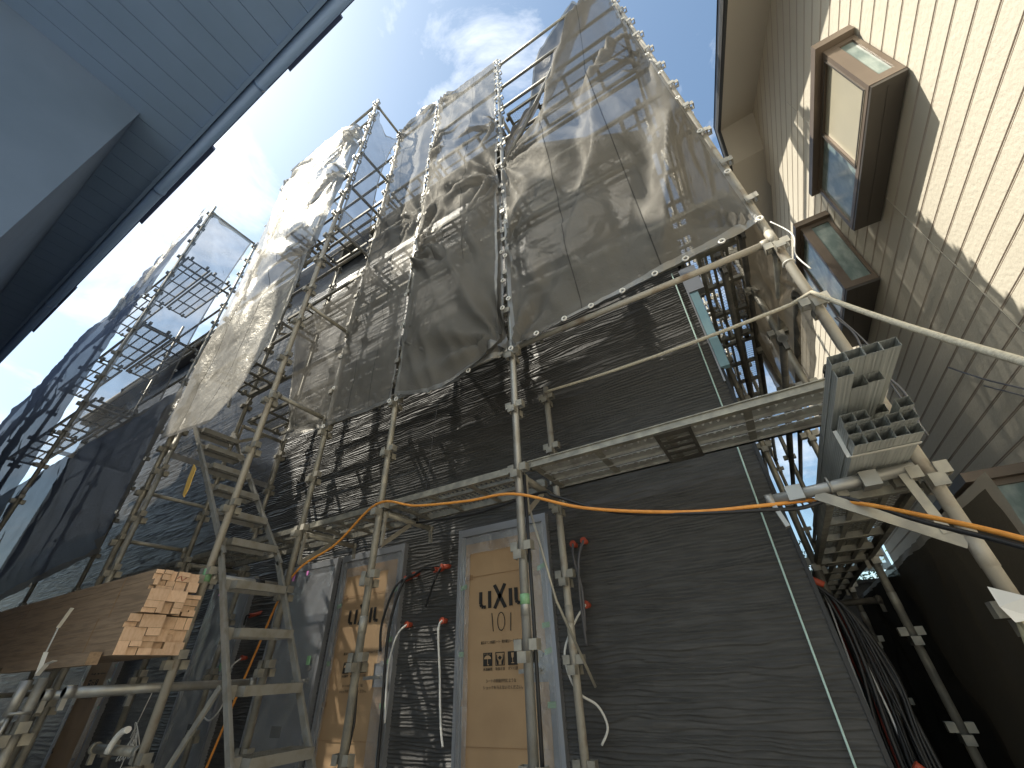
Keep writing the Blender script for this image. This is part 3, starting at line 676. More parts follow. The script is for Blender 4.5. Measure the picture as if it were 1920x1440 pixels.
# ------------------------------------------------------------------ stair flights
def flight(x0, z0, n, dx, dz, label, y0=YT+.035, y1=YO-.125):
    t = thing('stair_flight', label, 'stairs', (x0, (y0+y1)/2, z0), 'metal stair flights of the tower')
    a = Vector((x0-dx*.5, 0, z0-dz*.5)); e = Vector((x0+dx*(n-.3), 0, z0+dz*(n-.3)))
    for y in (y0, y1):
        b = MB(); b.bar(a+Vector((0, y, 0)), e+Vector((0, y, 0)), .038, .022, up=(0, 1, 0)); b.bar(a+Vector((.028, y-.014, 0)), e+Vector((.035, y-.014, 0)), .012, .012, up=(0, 1, 0)); part('stringer', b, 'tread_alu', t)
    for k in range(n):
        x = x0+dx*k; z = z0+dz*k; b = MB(); y_0, y_1 = y0+.05, y1-.03; w_ = .185
        b.box((x-w_/2, y_0, z-.048), (x-w_/2+.004, y_1, z)); b.box((x+w_/2-.004, y_0, z-.048), (x+w_/2, y_1, z))
        b.box((x-w_/2+.005, y_0, z-.048), (x+w_/2-.005, y_0+.004, z)); b.box((x-w_/2+.005, y_1-.004, z-.048), (x+w_/2-.005, y_1, z))
        for i in range(8):
            for j in range(16):
                xa = x-w_/2+.006+i*(w_-.012)/8; xb = xa+(w_-.012)/8; ya = y_0+.006+(y_1-y_0-.012)*j/16; yb = ya+(y_1-y_0-.012)/16
                p, q = (xa, xb) if j % 2 else (xb, xa)
                b.add([(p-.004, ya, z-.006), (p+.004, ya, z+.002), (q+.004, yb, z+.002), (q-.004, yb, z-.006)], [(0,1,2,3)])
        b.bar((x, y_0, z-.03), (x, y_1, z-.03), .03, .008); b.box((x-.03, y0+.012, z-.06), (x+.02, y_0-.001, z+.005))
        part('tread', b, 'tread_alu', t)
flight(-1.923, -1.17, 7, -.206, .2875, 'lower stair flight with dusty mesh treads leading up from the ground')
flight(-3.40, .87, 6, -.265, .268, 'upper stair flight climbing left under the pale sheet')
b = MB(); b.bar((X3+.12, YT+.02, -.55), (-2.78, YT+.02, -.02), .035, .012, up=(0, 1, 0)); single('brace_strap', b, 'galvanised', 'flat diagonal brace strap at foot of the stair tower', 'brace')
b = MB(); b.prism([(-4.26, 1.66), (-4.18, 1.60), (-4.15, 1.40), (-4.17, 1.33), (-4.21, 1.36), (-4.245, 1.50)], YT-.01, YT-.002, 'y')
single('warning_tag', b, 'plastic_yellow', 'small yellow plate hanging on the upper stair stringer', 'tag')
b = MB(); b.bar((-4.42, YT+.02, 2.95), (-4.12, YT+.02, 2.25), .028, .02, up=(0, 1, 0)); single('brace_strap', b, 'galv_bright', 'pale bar slanting down beside the tower pole above the stairs', 'brace')
b = MB(); b.tube((X3, 1.87, .595), (X3, 1.94, .595), .0255, 14); single('tape_band', b, 'rubber_black', 'black tape band round the pale cross rail below stair landing', 'tape')
b = MB(); b.tube((X3, YT, .56), (X3, YT, .64), .0285, 14); single('tape_band', b, 'tape_green', 'lime green tape wrapped round the near tower pole', 'tape')
b = MB(); b.tube((XC, YO, .275), (XC, YO, .325), .0268, 14); single('tape_band', b, 'tape_green', 'green tape band on the pole before the numbered door', 'tape')

# ------------------------------------------------------------------ lumber pile
def split_rect(rz, r, out, depth=0):
    """cut an end rectangle (y0,z0,y1,z1) into sawn sections"""
    y0, z0, y1, z1 = r; w_, h_ = y1-y0, z1-z0
    if w_ > .125 or (w_ > .078 and w_ >= h_*1.2 and rz.random() < .6):
        c = y0 + w_*rz.choice((.34, .5, .5, .62)); split_rect(rz, (y0, z0, c, z1), out, depth+1); split_rect(rz, (c, z0, y1, z1), out, depth+1)
    elif h_ > .072 or (h_ > .055 and rz.random() < .45):
        c = z0 + h_*rz.choice((.4, .5, .6)); split_rect(rz, (y0, z0, y1, c), out, depth+1); split_rect(rz, (y0, c, y1, z1), out, depth+1)
    else: out.append(r)
def bundle(x1, y0, y1, z0, z1, seed, label):
    t = thing('lumber_bundle', label, 'lumber', (x1-2, (y0+y1)/2, z0), 'lumber bundles stacked in a pile')
    rz = random.Random(seed); cells = []; n = max(1, round((z1-z0)/.066))
    for k in range(n): split_rect(rz, (y0, z0+(z1-z0)*k/n, y1, z0+(z1-z0)*(k+1)/n), cells)
    for (ya, za, yb, zb) in cells:
        xe = x1 - rz.uniform(0, .045); b = MB(); g_ = rz.uniform(.0003, .0012)
        b.box((xe-4.6, ya+g_, za+g_*.6), (xe, yb-g_, zb-g_*.6), 0)
        b.m[-3] = 1; b.m[-1] = 1
        part('plank', b, ['wood_side', 'wood_end'], t)
    b = MB(); s_ = .0015
    for xx in (x1-.42, x1-2.0):
        b.add([(xx, y0-s_, z0-s_), (xx+.012, y0-s_, z0-s_), (xx+.012, y0-s_, z1+s_), (xx, y0-s_, z1+s_), (xx, y1+s_, z1+s_), (xx+.012, y1+s_, z1+s_), (xx, y1+s_, z0-s_), (xx+.012, y1+s_, z0-s_)],
              [(0,1,2,3),(3,2,5,4),(4,5,7,6)])
    part('band', b, 'cardboard_dark', t)
bundle(-3.20, 1.165, 1.345, .145, .345, 41, 'lowest front lumber bundle resting on the rails with pale cut ends')
bundle(-3.24, 1.350, 1.525, .145, .343, 42, 'lowest rear lumber bundle next to the near tower pole')
bundle(-3.16, 1.195, 1.400, .350, .472, 43, 'middle front lumber bundle in the pile by the stair tower')
bundle(-3.25, 1.405, 1.525, .350, .470, 44, 'middle rear lumber bundle, set back from its neighbour')
bundle(-3.22, 1.215, 1.470, .478, .590, 45, 'top lumber bundle with red crayon mark on its ends')
b = MB(); b.box((-4.6, 1.10, .105), (-3.32, 1.155, .165)); single('loose_batten', b, 'wood_side', 'single batten lying along front of the lumber pile', 'batten')
b = MB(); b.path([(-3.215, 1.33, .545), (-3.213, 1.345, .56), (-3.214, 1.36, .535), (-3.213, 1.38, .555)], .003, 5); single('crayon_mark', b, 'cap_red', 'red crayon squiggle on cut ends of top lumber bundle', 'mark')
# strap and clamp on the post
b = MB()
def ribbon(b, pts, w_):
    pts = [Vector(p) for p in pts]
    for p, q in zip(pts, pts[1:]): b.bar(p, q, w_, .002, up=(0, 0, 1))
ribbon(b, [(-3.66, 1.03, .40), (-3.69, 1.02, .30), (-3.68, 1.02, .18), (-3.62, 1.015, .08), (-3.60, 1.01, .07)], .02); ribbon(b, [(-3.60, 1.01, .07), (-3.54, 1.01, .12), (-3.45, 1.01, .13)], .02)
single('strap', b, 'strap', 'white plastic strap curling up from the post against the lumber', 'strap')
b = MB(); b.tube((-3.62, .985, -.10), (-3.62, .985, .05), .024, 12); b.path([(-3.60, .98, -.11), (-3.66, .97, -.14), (-3.70, .97, -.22), (-3.74, .97, -.32)], .012, 8); b.path([(-3.60, .98, -.11), (-3.55, .97, -.12), (-3.56, .97, -.20)], .009, 8)
b.ring((-3.62, 1.02, -.09), .045, .008, (0, 0, 1)); single('pipe_clamp', b, 'galv_bright', 'shiny wing bolt clamp gripping the post below the lumber', 'clamp')
b = MB()
for k in range(6): b.ring((-4.35+.02*k, 1.9, -.36+.012*k), .07+.006*k, .003, (.3, 1, .2*k-.5), 20, 5)
b.path([(-4.35, 1.9, -.3), (-4.28, 1.9, -.05), (-4.27, 1.9, .0)], .003, 5); b.path([(-4.32, 1.9, -.42), (-4.36, 1.9, -.6), (-4.45, 1.9, -.75)], .003, 5)
single('coiled_wire', b, 'wire_white', 'coil of thin pale wire hanging behind the lumber end', 'wire')

# ------------------------------------------------------------------ steel studs
SX, SZ, SH = .412, .622, .0375
def stud(x, y, z, wd, ln, label):
    b = MB(); t = .0012; h = SH-.002
    prof = []
    for (ax, az), (bx, bz) in (((0, 0), (wd, 0)), ((wd, 0), (wd, h)), ((wd, h), (0, h)), ((0, h), (0, 0))):
        n = 9; nx, nz = -(bz-az), (bx-ax); l = math.hypot(nx, nz); nx /= l; nz /= l
        for i in range(n):
            u = i/n; e = .0012 if i in (3, 4, 6) else 0
            prof.append((ax+(bx-ax)*u + nx*e, az+(bz-az)*u + nz*e))
    n = len(prof); cx, cz = wd/2, h/2
    inner = [(cx+(px-cx)*.972, cz+(pz-cz)*.972) for px, pz in prof]
    P = lambda q, yy: [(x+a_, yy, z+b_) for a_, b_ in q]
    vs = P(prof, y) + P(prof, y+ln) + P(inner, y) + P(inner, y+ln)
    fs = []
    for i in range(n):
        j = (i+1) % n; fs += [(i, j, j+n, i+n), (i+2*n, i+3*n, j+3*n, j+2*n), (i, i+2*n, j+2*n, j), (i+n, j+n, j+3*n, i+3*n)]
    b.add(vs, fs); single('steel_stud', b, 'stud_steel', label, 'steel stud', 'galvanised steel studs piled on the bracket', (x, y, z))
wd = .0415; rows = ('bottom row', 'second row', 'third row', 'fourth row', 'fifth row', 'top row')
ords = ('leftmost', 'second', 'middle', 'fourth', 'rightmost')
pl = {0: [(c, 1.83) for c in range(5)], 1: [(0, 1.81), (1, 1.81), (2, 1.80), (3, 1.79), (4, 1.79)], 2: [(0, 1.79), (1, 1.79), (4, 1.76), (2, 2.02), (3, 2.02)], 3: [(0, 2.0), (1, 2.0), (2, 2.0), (3, 2.0)], 4: [(0, 1.56), (1, 1.665), (2, 1.665), (3, 1.95)], 5: [(0, 1.53), (1, 1.53), (2, 1.53), (3, 1.53)]}
for r_, lst in pl.items():
    for c, y in lst:
        wt = .049 if r_ >= 4 else wd
        stud(SX+c*wt+.004*(r_ == 0)-.003*(r_ == 5), y+random.uniform(-.006, .006), SZ+r_*SH, wt-.0012, 2.6, ords[c] + ' open ended steel stud in ' + rows[r_] + ' of the pile')
b = MB(); x0, x1, y, z = SX-.004, SX+5*wd+.008, 1.93, SZ
ribbon(b, [(x0-.002, y, z-.003), (x1, y, z-.003)], .014); ribbon(b, [(x0-.003, y, z-.003), (x0-.003, y, z+3*SH)], .014)
b.bar((x0, y, z-.004), (x1, y, z-.004), .016, .002); single('strap', b, 'strap', 'pale packing strap round lower rows of the steel studs', 'strap')

# ------------------------------------------------------------------ nets
GROM = None
def grommet_mesh():
    global GROM
    if GROM is None:
        b = MB(); b.ring((0, 0, 0), .017, .006, (0, 1, 0), 14, 6); GROM = b.mesh('grommet', 'paper_white')
    return GROM
def net(name, label, fn, nu, nv, m, ties=(), amp=.05, fold=.035, seed=0, nrm=(0, -1, 0), grom=(), hem=True, cat='safety net', bulge=0.0, tieamp=.07, drape=0.0):
    """fn(u,v) gives the hanging cloth; ties pull star creases; nrm is the outward side"""
    nrm = Vector(nrm); t = []
    tv = [fn(*q) for q in ties]
    b = MB(); 
    for i in range(nv+1):
        for j in range(nu+1):
            u, v = j/nu, i/nv
            if hem and nu >= 40 and nv > 100 and j in (nu//3+1, 2*nu//3+1): u -= .65/nu
            p = Vector(fn(u, v))
            edge = min(1, 6*min(u, 1-u, v*1.6, (1-v)*1.6))
            d = bulge*math.sin(math.pi*u)*math.sin(math.pi*min(1, v*1.02))
            d += amp*edge*noise.noise((p.x*1.1+seed, p.y*1.3, p.z*.8))
            q = noise.noise((p.x*3.3+p.z*1.1+seed*2, p.y*3, p.z*.75-p.x*.3)); d += fold*edge*(1-2*abs(q))
            q2 = noise.noise((p.x*8-p.z*2.5+seed, p.y*8, p.z*4.5+p.x*2)); d += fold*.16*(1-2*abs(q2))
            q3 = noise.noise((p.x*16+seed, p.y*16, p.z*13)); d += fold*.05*(1-2*abs(q3))
            if drape:
                ph = (.94*p.x - .33*p.z)*2.9 + 1.1*noise.noise((p.x*.9, p.z*.5, seed)); wv = max(0, min(1, (u-.18)*2.2))
                d += drape*edge*wv*((1-abs(math.sin(ph*math.pi*.5)))**1.4*(.75+.9*noise.noise((p.x*1.2, 3, p.z*.35))) + .15*math.sin(ph*3.1))
            for c in tv:
                e = p - c; r_ = e.length
                if r_ < 1.6:
                    a = math.atan2(e.z, e.x if abs(nrm.y) > .5 else e.y)
                    d += tieamp*math.exp(-r_*1.9)*min(1, r_*7)*math.sin(a*11+seed)*(.6+.4*math.sin(a*5+1.3+seed))
            b.v.append(tuple(p + nrm*d))
    for i in range(nv):
        for j in range(nu):
            a = i*(nu+1)+j; b.f.append([a, a+1, a+nu+2, a+nu+1]); b.sm.append(True)
            b.m.append(1 if hem and (j == 0 or j == nu-1 or i == 0 or i == nv-1) else 2 if hem and nu >= 40 and nv > 100 and j in (nu//3, 2*nu//3) else 0)
    o = single(name, b, [m, 'net_hem', 'net_seam'], label, cat, 'mesh safety nets hung on the scaffold')
    for u, v in grom:
        j, i = round(u*nu), round(v*nv); p = Vector(b.v[i*(nu+1)+j]) + nrm*.012
        g_ = link('grommet', grommet_mesh(), o, p - o.location)
        if abs(nrm.x) > .5: g_.rotation_euler = (0, 0, R(90))
    return o
def lerp(a, b_, t): return a + (b_-a)*t
def pl_at(pts, v):
    """piecewise linear through (v, x, z) or (v, value...)"""
    for p, q in zip(pts, pts[1:]):
        if v <= q[0]: 
            t = (v-p[0])/(q[0]-p[0]); return [lerp(x, y, t) for x, y in zip(p[1:], q[1:])]
    return list(pts[-1][1:])
def sheet(left, right, y, ysag=0.0, top=None):
    """left/right: polylines (v,x,z); straight rulings between them with an optional sag"""
    def fn(u, v):
        a = pl_at(left, v); c = pl_at(right, v)
        y_ = y(u, v) if callable(y) else y
        return Vector((lerp(a[0], c[0], u), y_, lerp(a[1], c[1], u) - ysag*math.sin(math.pi*u)*(v if ysag > 0 else (1-v))))
    return fn
# wide bay C-R: left edge torn free at the top and slung down to the middle pole
net('safety_net', 'wide grey net slung from tall corner pole to the middle pole', sheet([(0, .48, 7.9), (.08, .15, 7.03), (.18, -.195, 6.07), (.26, -.49, 5.54), (.34, -.745, 5.09), (.42, -1.01, 4.82), (.47, -1.15, 4.69), (1, -1.15, 1.99)], [(0, .60, 9.3), (1, .64, 2.20)], lambda u, v: YO-.045), 70, 150, 'net_grey',
    ties=[(0, .47), (1, 1), (1, .6), (0, 1), (0, .75)], amp=.16, fold=.045, seed=1, grom=[(0, .47+k*.106) for k in range(6)] + [(1, k/12) for k in range(3, 13)] + [(k/8, 1) for k in range(1, 8)], bulge=.06, tieamp=.09, drape=.42)
net('safety_net', 'loose dark flap of net folded back beside the middle pole top', sheet([(0, .20, 8.35), (.25, -.46, 7.55), (.33, -.58, 7.25), (.72, -.82, 5.75), (1, -1.12, 4.72)], [(0, .50, 8.1), (.3, .05, 7.0), (.6, -.42, 5.9), (1, -1.06, 4.80)], lambda u, v: YO-.02+.10*math.sin(3*u+2*v)), 26, 90, 'net_dark', ties=[(0, 1)], amp=.10, fold=.06, seed=2)
b = MB(); b.path([(.45, YO-.07, 8.25), (.20, YO-.08, 7.55), (-.12, YO-.10, 6.75), (-.45, YO-.10, 5.95), (-.82, YO-.09, 5.20), (-1.13, YO-.07, 4.70)], .022, 8); single('rolled_net_edge', b, 'net_hem', 'rolled edge of the wide net stretched diagonally to middle pole', 'net edge', 'mesh safety nets hung on the scaffold')
net('safety_net', 'crumpled grey net of the middle bay between two outer poles', sheet([(0, -2.36, 8.25), (1, -2.34, 1.98)], [(0, -1.20, 8.15), (1, -1.20, 2.04)], lambda u, v: YO-.05+.02*math.sin(9*v), ysag=.10), 60, 170, 'net_grey',
    ties=[(0, .02), (1, .60), (1, .36), (0, .68), (1, .98), (0, .9), (0, .35)], amp=.10, fold=.055, seed=3, grom=[(1, k/16) for k in range(1, 17)] + [(0, k/14) for k in range(2, 15)] + [(.35, 1), (.7, 1)], bulge=.10, tieamp=.11)
net('safety_net', 'baggy lower fold of net gathered above the lowest rail', sheet([(0, -2.34, 3.75), (1, -2.30, 1.98)], [(0, -1.22, 4.55), (1, -1.22, 2.10)], lambda u, v: YO-.09-.09*math.sin(math.pi*v)*math.sin(math.pi*u), ysag=.16), 46, 60, 'net_grey', ties=[(1, 0), (0, 0), (1, 1)], amp=.09, fold=.06, seed=4, tieamp=.13)
net('safety_net', 'dark net of the narrow bay right of the stair tower', sheet([(0, -3.29, 8.2), (1, -3.28, 2.0)], [(0, -2.41, 8.3), (1, -2.40, 1.97)], lambda u, v: YO-.04, ysag=-.28), 40, 150, 'net_grey', ties=[(0, .02), (1, 0), (0, .82), (1, .55)], amp=.07, fold=.045, seed=5, grom=[(1, k/14) for k in range(2, 15)] + [(0, k/14) for k in range(8, 15)])
net('safety_net', 'lower dark net across narrow bay beside the stairs', sheet([(0, -4.5, 3.9), (1, -3.9, 2.05)], [(0, -3.30, 4.3), (1, -3.33, 2.0)], lambda u, v: YO-.03), 40, 50, 'net_grey', ties=[(1, 1), (1, 0)], amp=.08, fold=.05, seed=6)
# sheet on the stair tower, its sunlit brightness put into the cloth
net('safety_net', 'sunlit sheet in paled cloth bulging over front of the stair tower', sheet([(0, -4.95, 8.32), (.05, -5.2, 8.0), (.12, -5.42, 7.6), (.3, -5.40, 6.4), (.6, -5.24, 4.6), (1, -5.26, 2.18)], [(0, -4.05, 8.12), (.09, -3.42, 7.35), (.2, -3.36, 6.9), (.42, -3.37, 5.5), (.58, -3.45, 4.5), (.79, -3.52, 3.3), (.89, -3.66, 2.75), (.96, -3.88, 2.3), (1, -4.2, 2.06)], lambda u, v: YT-.05-.10*math.sin(math.pi*u)*math.sin(math.pi*v), ysag=0), 64, 180, 'net_sunlit',
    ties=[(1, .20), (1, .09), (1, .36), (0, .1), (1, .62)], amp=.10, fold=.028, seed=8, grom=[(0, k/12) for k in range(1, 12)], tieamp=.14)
net('safety_net', 'narrow blue grey net at right end of the stair tower top', lambda u, v: Vector((X3+.03, lerp(YT+.03, YO-.14*math.sin(math.pi*v)-.05, u), lerp(8.0-.35*math.sin(math.pi*u), 4.6, v))), 20, 90, 'net_blue', ties=[(0, 0), (1, 0)], amp=.05, fold=.03, seed=9, nrm=(1, 0, 0), grom=[(1, k/9) for k in range(1, 10)])
net('safety_net', 'blue grey net on rear left side of the stair tower', lambda u, v: Vector((XP5-.03, lerp(YT, YI, u), lerp(7.9, 2.0, v))), 30, 90, 'net_blue', amp=.06, fold=.04, seed=10, nrm=(1, 0, 0))
# far left
net('safety_net', 'long dark net along front of the far left scaffold', sheet([(0, -15, 4.1), (1, -15, .2)], [(0, -7.80, 8.15), (1, -7.8, 1.6)], lambda u, v: 1.12-.10*math.sin(math.pi*v), ysag=0), 110, 90, 'net_haze', ties=[(1, 0), (1, .4)], amp=.16, fold=.07, seed=12)
net('safety_net', 'sunlit top of the far left net put in as paler cloth', sheet([(0, -9.6, 6.2), (1, -9.6, 5.9)], [(0, -7.78, 8.25), (.3, -7.9, 7.2), (1, -8.6, 5.6)], lambda u, v: 1.05-.04*math.sin(math.pi*v)), 50, 40, 'net_sunlit', ties=[(1, 0)], amp=.06, fold=.05, seed=13)  # sunlit edge put in as a separate paler sheet
net('safety_net', 'blue translucent net closing open end of far left tower', lambda u, v: Vector((-7.74, lerp(1.18, YO-.10-.12*math.sin(math.pi*v), u), lerp(8.15, 2.6, v))), 30, 90, 'net_blue', ties=[(0, 0), (1, .25)], amp=.05, fold=.03, seed=14, nrm=(1, 0, 0), grom=[(1, k/9) for k in range(1, 10)])
net('safety_net', 'dark low net with white eyelets left of the doubled poles', sheet([(0, -15, 2.9), (1, -15, .25)], [(0, -5.38, 2.95), (1, -5.33, 1.03)], lambda u, v: YT-.05), 110, 30, 'net_haze', ties=[(1, 1), (1, 0)], amp=.12, fold=.06, seed=15, grom=[(1, .2), (1, .5), (1, .8), (.85, 1), (.75, 1)])
# alley
net('safety_net', 'brownish net hanging in alley behind the corner pole', lambda u, v: Vector((.70, lerp(2.25, 4.6, u), lerp(6.6, 1.75-.2*math.sin(5*u), v))), 60, 80, 'net_alley', ties=[(0, 1), (0, .5)], amp=.10, fold=.07, seed=16, nrm=(-1, 0, 0))
net('safety_net', 'dark sheet standing for shade low in alley by the neighbour house', lambda u, v: Vector((.95, lerp(2.5, 8.5, u), lerp(.62, GZ+.05, v))), 70, 40, 'net_shade', amp=.10, fold=.07, seed=17, nrm=(-1, 0, 0))
net('safety_net', 'pale translucent net closing far end of the alley', lambda u, v: Vector((lerp(.2, 1.6, u), 8.6, lerp(6.5, 1.0, v))), 30, 60, 'net_faint', amp=.10, fold=.05, seed=18)

# ------------------------------------------------------------------ ropes and cables
def catenary(p, q, sag, n=24):
    p = Vector(p); q = Vector(q); return [p.lerp(q, i/n) - Vector((0, 0, 4*sag*(i/n)*(1-i/n))) for i in range(n+1)]
b = MB(); b.path(catenary((-1.19, YI-.03, 1.97), (.65, YO+.02, 1.57), .03)[:-1] + catenary((.66, YO-.03, 1.56), (.67, 1.05, .30), .03), .011, 8)
single('rope', b, 'rope', 'pale rope from inner pole round corner pole and out to the right', 'rope')
def spl(P, k=8):
    P = [Vector(p) for p in P]; out = []
    for i in range(len(P)-1):
        p0, p1, p2, p3 = P[max(i-1, 0)], P[i], P[i+1], P[min(i+2, len(P)-1)]
        for j in range(k):
            u = j/k; out.append(.5*((2*p1)+(p2-p0)*u+(2*p0-5*p1+4*p2-p3)*u*u+(3*p1-p0-3*p2+p3)*u**3))
    return out + [P[-1]]
YC = YO-.03
oc = [(-4.1, 2.30, -.9), (-3.75, 2.28, .1), (-3.30, 2.15, .66), (-2.85, 2.16, .85), (-2.39, YC, 1.06), (-2.0, YC, .965), (-1.555, YC, .905), (-1.19, YC-.01, .87), (-.76, YC, .70), (-.276, YC, .583), (.063, YC, .545), (.269, YC+.06, .545), (.38, YC+.02, .50), (.50, 1.95, .385), (.62, 1.72, .24), (.75, 1.40, .02)]
b = MB(); b.path(spl(oc), .0085, 8); single('power_cable', b, 'cable_orange', 'orange power cable looped from pole to pole along the scaffold', 'cable')
bc = [(-2.3, 2.45, .98), (-1.7, 2.42, .93), (-1.10, 2.25, .90), (-.95, YO+.02, .82), (-.62, YO, .66), (-.276, YC, .575), (.063, YC, .525), (.20, YC+.03, .515), (.34, YC+.03, .53), (.42, YC-.02, .47), (.50, 1.93, .355), (.62, 1.70, .205), (.75, 1.38, -.02)]
b = MB(); b.path(spl(bc), .0085, 8); single('power_cable', b, 'rubber_black', 'black power cable running just below the orange one', 'cable')
b = MB(); b.path([(XC+.02, YO+.05, .86), (XC+.09, YO+.2, .3), (XC+.16, YO+.45, -.1)], .008, 8); single('thin_rod', b, 'galvanised', 'thin rod slanting from middle pole towards the inner pole', 'rod')
b = MB(); b.path([(XC+.03, YO+.02, 1.0), (XC+.035, YO+.02, .2), (XC+.03, YO+.02, GZ)], .010, 8); single('power_cable', b, 'rubber_black', 'black cable running straight down behind the middle pole', 'cable')
b = MB(); b.path([(XC-.03, YO+.03, 2.0), (XC-.01, YO+.03, 1.45)], .008, 8); single('thin_rod', b, 'wire_white', 'short pale rod hanging beside middle pole below the net', 'rod')
b = MB(); b.path([(-2.40, YO+.03, .0), (-2.37, YO+.03, -.22), (-2.40, YO+.03, -.42)], .008, 8); b.ring((-2.40, YO+.03, -.43), .014, .007, (0, 1, 0)); single('tie_cord', b, 'rubber_black', 'short black tie cord hanging on pole before the sunlit door', 'cord')
b = MB(); b.path(spl([(.70, 2.16, 1.40), (.73, 2.17, 1.28), (.71, 2.15, 1.1), (.74, 2.12, .9), (.70, 2.1, .7)]), .005, 6); b.path(spl([(.71, 2.16, 1.40), (.75, 2.17, 1.2), (.73, 2.15, 1.0), (.72, 2.12, .7)]), .004, 6)
single('hanging_wire', b, 'wire_grey', 'twisted grey wires hanging along right of the corner pole', 'wire')
b = MB(); b.path(spl([(.69, YO-.02, 2.18), (.74, YO-.03, 2.0), (.70, YO-.02, 1.86), (.72, YO-.02, 1.72)]), .004, 6); b.ring((.655, YO, 1.83), .030, .004, (0, 0, 1)); single('tie_cord', b, 'wire_white', 'white cord knotted at net corner on the corner pole', 'cord')
# bundle of service cables hanging out at the house corner
t = thing('cable_bundle', 'tangled bundle of red and black cables hanging from the house corner', 'cable bundle', (.30, D+.1, .3))
rz = random.Random(5)
for k in range(42):
    m = ('rubber_black',)*14 + ('cable_red',)*2 + ('wire_grey',)*2 + ('wire_white',)
    mm = 'cable_red' if k in (6, 15, 27, 35) else m[rz.randrange(14)] if k % 6 else ('wire_grey', 'wire_white')[k % 4 == 0]; a = rz.uniform(.0, 1); dy = rz.uniform(.0, .35)
    P = [(.175+.02*a, D+.06+dy*.2, .36-.06*a), (.22+.10*a, D+.05+dy*.5, .26-.12*a), (.22+.16*a+rz.uniform(-.02, .02), D+.04+dy, -.02-.1*a), (.20+.17*a+rz.uniform(-.03, .03), D+.04+dy, -.42), (.20+.19*a+rz.uniform(-.05, .05), D+.04+dy, -.9), (.21+.22*a, D+.05+dy, GZ+.03)]
    c = MB(); c.path(spl(P, 5), (.005 if mm == 'wire_white' else rz.choice((.006, .008, .011)) if mm != 'cable_red' else .010), 6); part('wire', c, mm, t)
for p_, q_, r_ in (((.17, D+.06, .36), (.235, D+.06, .315), .018), ((.27, D+.0, -.42), (.30, D+.0, -.45), .02), ((.31, D, -.72), (.33, D, -.76), .016)):
    c = MB(); c.tube(p_, q_, r_, 10); part('sleeve', c, 'cap_red', t)
# plastic cap and paper on the corner pole
b = MB(); b.path([(.655, YO-.02, -.02), (.655, YO-.03, .06)], .05, 14, r2=.035); b.box((.62, YO-.075, .03), (.69, YO-.035, .10)); single('pole_cap', b, 'sheet_yellow', 'yellowish plastic cover on coupling of corner pole low at right', 'cover')
b = MB(); b.add([(.59, YO-.08, .10), (.66, YO-.10, .12), (.655, YO-.085, .06), (.60, YO-.09, .055)], [(0, 1, 2, 3)]); b.add([(.59, YO-.08, .10), (.60, YO-.05, .16), (.66, YO-.10, .12)], [(0, 1, 2)]); single('paper_scrap', b, 'paper_white', 'white paper scrap stuck on coupling of the corner pole', 'paper')

# ------------------------------------------------------------------ cream neighbour house
nb = thing('neighbour_house', 'cream house with grooved boards and brown bay windows across the alley', 'house', (W+3, 2, GZ))
b = MB(); g_ = .1545; zz = GZ - .02; ztop = 7.4; prof = []
z = 3.087 - g_*30
y0w, y1w = -4.0, 5.55
while z < ztop:
    a, c = z, z+g_; y1w = 5.0 if z > 5.85 else 10.0
    for (za, xa), (zb, xb), mi in (((a+.006, W), (c-.016, W), 0), ((c-.016, W), (c-.012, W+.007), 1), ((c-.012, W+.007), (c-.008, W+.002), 1), ((c-.008, W+.002), (c-.004, W+.002), 0), ((c-.004, W+.002), (c, W+.007), 1), ((c, W+.007), (c+.006, W), 1)):
        b.add([(xa, y0w, za), (xa, y1w, za), (xb, y1w, zb), (xb, y0w, zb)], [(0, 3, 2, 1)], mi)
    z += g_
part('board_wall', b, ['cream', 'cream_groove'], nb)
b = MB()
for y in (1.36, 3.40):
    b.box((W-.0025, y-.004, GZ), (W+.012, y+.004, 5.2))
part('joint_strip', b, 'soffit_cream', nb)
b = MB(); y1w = 5.55; b.box((W+.02, y0w, GZ), (W+6, 9.99, 4.9)); part('side_wall', b, 'concrete', nb)
# sloping verge with soffit, fascia and roof
XV = 1.43
prf = [(-4.0, 5.20), (1.7, 5.12), (2.14, 5.33), (4.06, 6.36), (4.46, 6.02), (10.0, 5.9)]
b = MB(); n = len(prf)
b.add([(XV, y, z) for y, z in prf] + [(W+.05, y, z+.03) for y, z in prf], [(i, i+1, i+1+n, i+n) for i in range(n-1)]); part('soffit', b, 'soffit_cream', nb)
b = MB()
for (ya, za), (yb, zb) in zip(prf, prf[1:]):
    b.add([(XV, ya, za), (XV, yb, zb), (XV-.012, yb, zb+.17), (XV-.012, ya, za+.17), (XV+.03, ya, za), (XV+.03, yb, zb), (XV+.03, yb, zb+.17), (XV+.03, ya, za+.17)], [(0, 3, 2, 1), (3, 7, 6, 2), (0, 1, 5, 4)])
part('fascia', b, 'eave_dark', nb)
b = MB()
for dz in (.02, .055, .09):
    b.path([(XV-.008-.0, y, z+dz) for y, z in prf], .006, 6)
part('fascia_trim', b, 'eave_line', nb)
b = MB(); b.add([(XV-.02, y, z+.175) for y, z in prf] + [(W+4, y, z+.35) for y, z in prf], [(i, i+n, i+1+n, i+1) for i in range(n-1)]); part('roof', b, 'eave_dark', nb)

